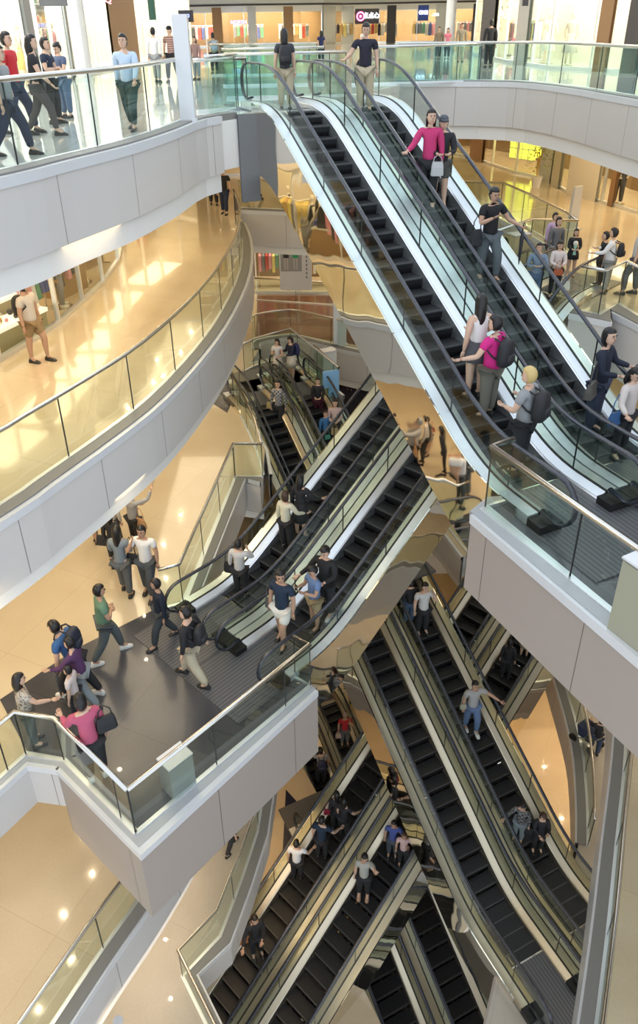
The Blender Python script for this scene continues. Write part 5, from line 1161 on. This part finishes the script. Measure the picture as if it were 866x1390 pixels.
P_((E4,0,-.1),(449,1076),(450,1122),0,'woman with a red bag on the left deep lane',[(HB,'lside','dark red shoulder bag on the left deep lane','handbag',handbag((.3,.02,.05),.07,.07,.03,.2))],top=('black_top',blk),bot=(tr,blk),girl=True,hair='long',sleeve='long')
P_((E4,0,.2),(466,1085),(468,1130),-30,'woman in black resting an arm on the left deep lane',top=('black_cardigan',blk),bot=(tr,blk),girl=True,hair='long',arms=('down','rail'))
P_((E4,0,0),(441,1110),(442,1158),-20,'person in a navy tee with an arm on the rail of the left deep lane',top=('navy_tee',(.015,.02,.05)),bot=(tr,blk),arms=('down','rail'))
P_((E4,0,-.3),(424,1142),(420,1190),-10,'person in a white top at the left side of the deep lane',top=('white_top',(.6,.6,.62)),bot=(tr,blk),arms=('down','rail'))
P_((E8,0,0),(439,1016),(440,1062),10,'person with a dark backpack holding a hat on the deep far escalator',[(BP,'back','dark blue backpack on the deep far escalator','backpack',backpack((.03,.04,.09)))],top=('grey_shirt',(.35,.36,.38)),bot=(tr,blk),arms=('up','down'))
P_(L5,(471,968),(468,1010),185,'elderly man in a red shirt with a plastic bag by the deep escalator',[('carrier_bag','rlow','white plastic bag held by the man in the red shirt','bag',handbag((.55,.45,.4),.07,.08,.03,.08))],top=('red_shirt',(.45,.02,.03)),bot=(tr,(.12,.13,.14)),hairm=mat('grey_hair',(.4,.32,.28),.5),arms=('ear','down'),skin=1)
P_((E4,1,.15),(668,846),(672,896),-20,'woman in a blue top and beige skirt on the upper part of the deep escalator',[('carrier_bag','rlow','white printed shopping bag under the grey platform','bag',handbag((.55,.45,.38),.1,.1,.03,.08))],top=('royal_blue_top',(.02,.08,.35)),bot=('skirt',(.45,.36,.25)),girl=True,arms=('rail','down'))
P_((E4,1,.0),(690,868),(692,910),-20,'dark haired person behind the blue top under the grey platform',top=('black_top',blk),bot=(tr,blk),girl=True,hair='long',sleeve='long')
P_(L4,(807,976),(806,1022),-20,'person in dark clothes pushing a stroller at the lower right',top=('dark_top',blk),bot=('jeans',(.04,.06,.12)),sleeve='long',arms=('push','push'),legs='step')
P_(L4,(318,1116),(314,1152),-40,'person in a green top below the granite platform',top=('green_top',(.16,.25,.03)),bot=(tr,blk),legs='walk')
r=empty('stroller',V(*un(797,1010,L4),L4),.6,'dark stroller pushed at the lower right','stroller')
b=MB(); b.loft([[(x,y,z_) for x,y in ((-.25,-.3*q),(.25,-.3*q),(.25,.35*q),(-.25,.35*q))] for z_,q in ((.4,.7),(.75,1.),(.8,1.))]); b.build('seat_shell',cm('stroller',(.03,.04,.09)),r)
b=MB(); b.tube([(-.25,-.3,.6),(-.25,-.6,1.1),(.25,-.6,1.1),(.25,-.3,.6)],.02,6); b.tube([(-.25,.4,.15),(-.25,-.3,.7)],.02,6); b.tube([(.25,.4,.15),(.25,-.3,.7)],.02,6); b.build('frame',M_STEEL,r)
for x,y in ((-.27,.4),(.27,.4),(-.27,-.3),(.27,-.3)): b=MB(); b.tube([(x-.03,y,.14),(x+.03,y,.14)],.14,12); b.build('wheel',M_BLK,r)
for i,(u,v,c,l) in enumerate([(475,530,(.03,.03,.03),'black'),(485,528,(.3,.2,.12),'brown'),(497,525,(.5,.42,.35),'beige'),(462,526,(.1,.12,.2),'dark blue')]):
    P_(L3,(u,v-26),(u,v),150-40*i,'distant shopper in %s on the dark floor beyond the escalators'%l,top=('far_'+l,c),bot=(tr,blk),sleeve='long')
finish_people()
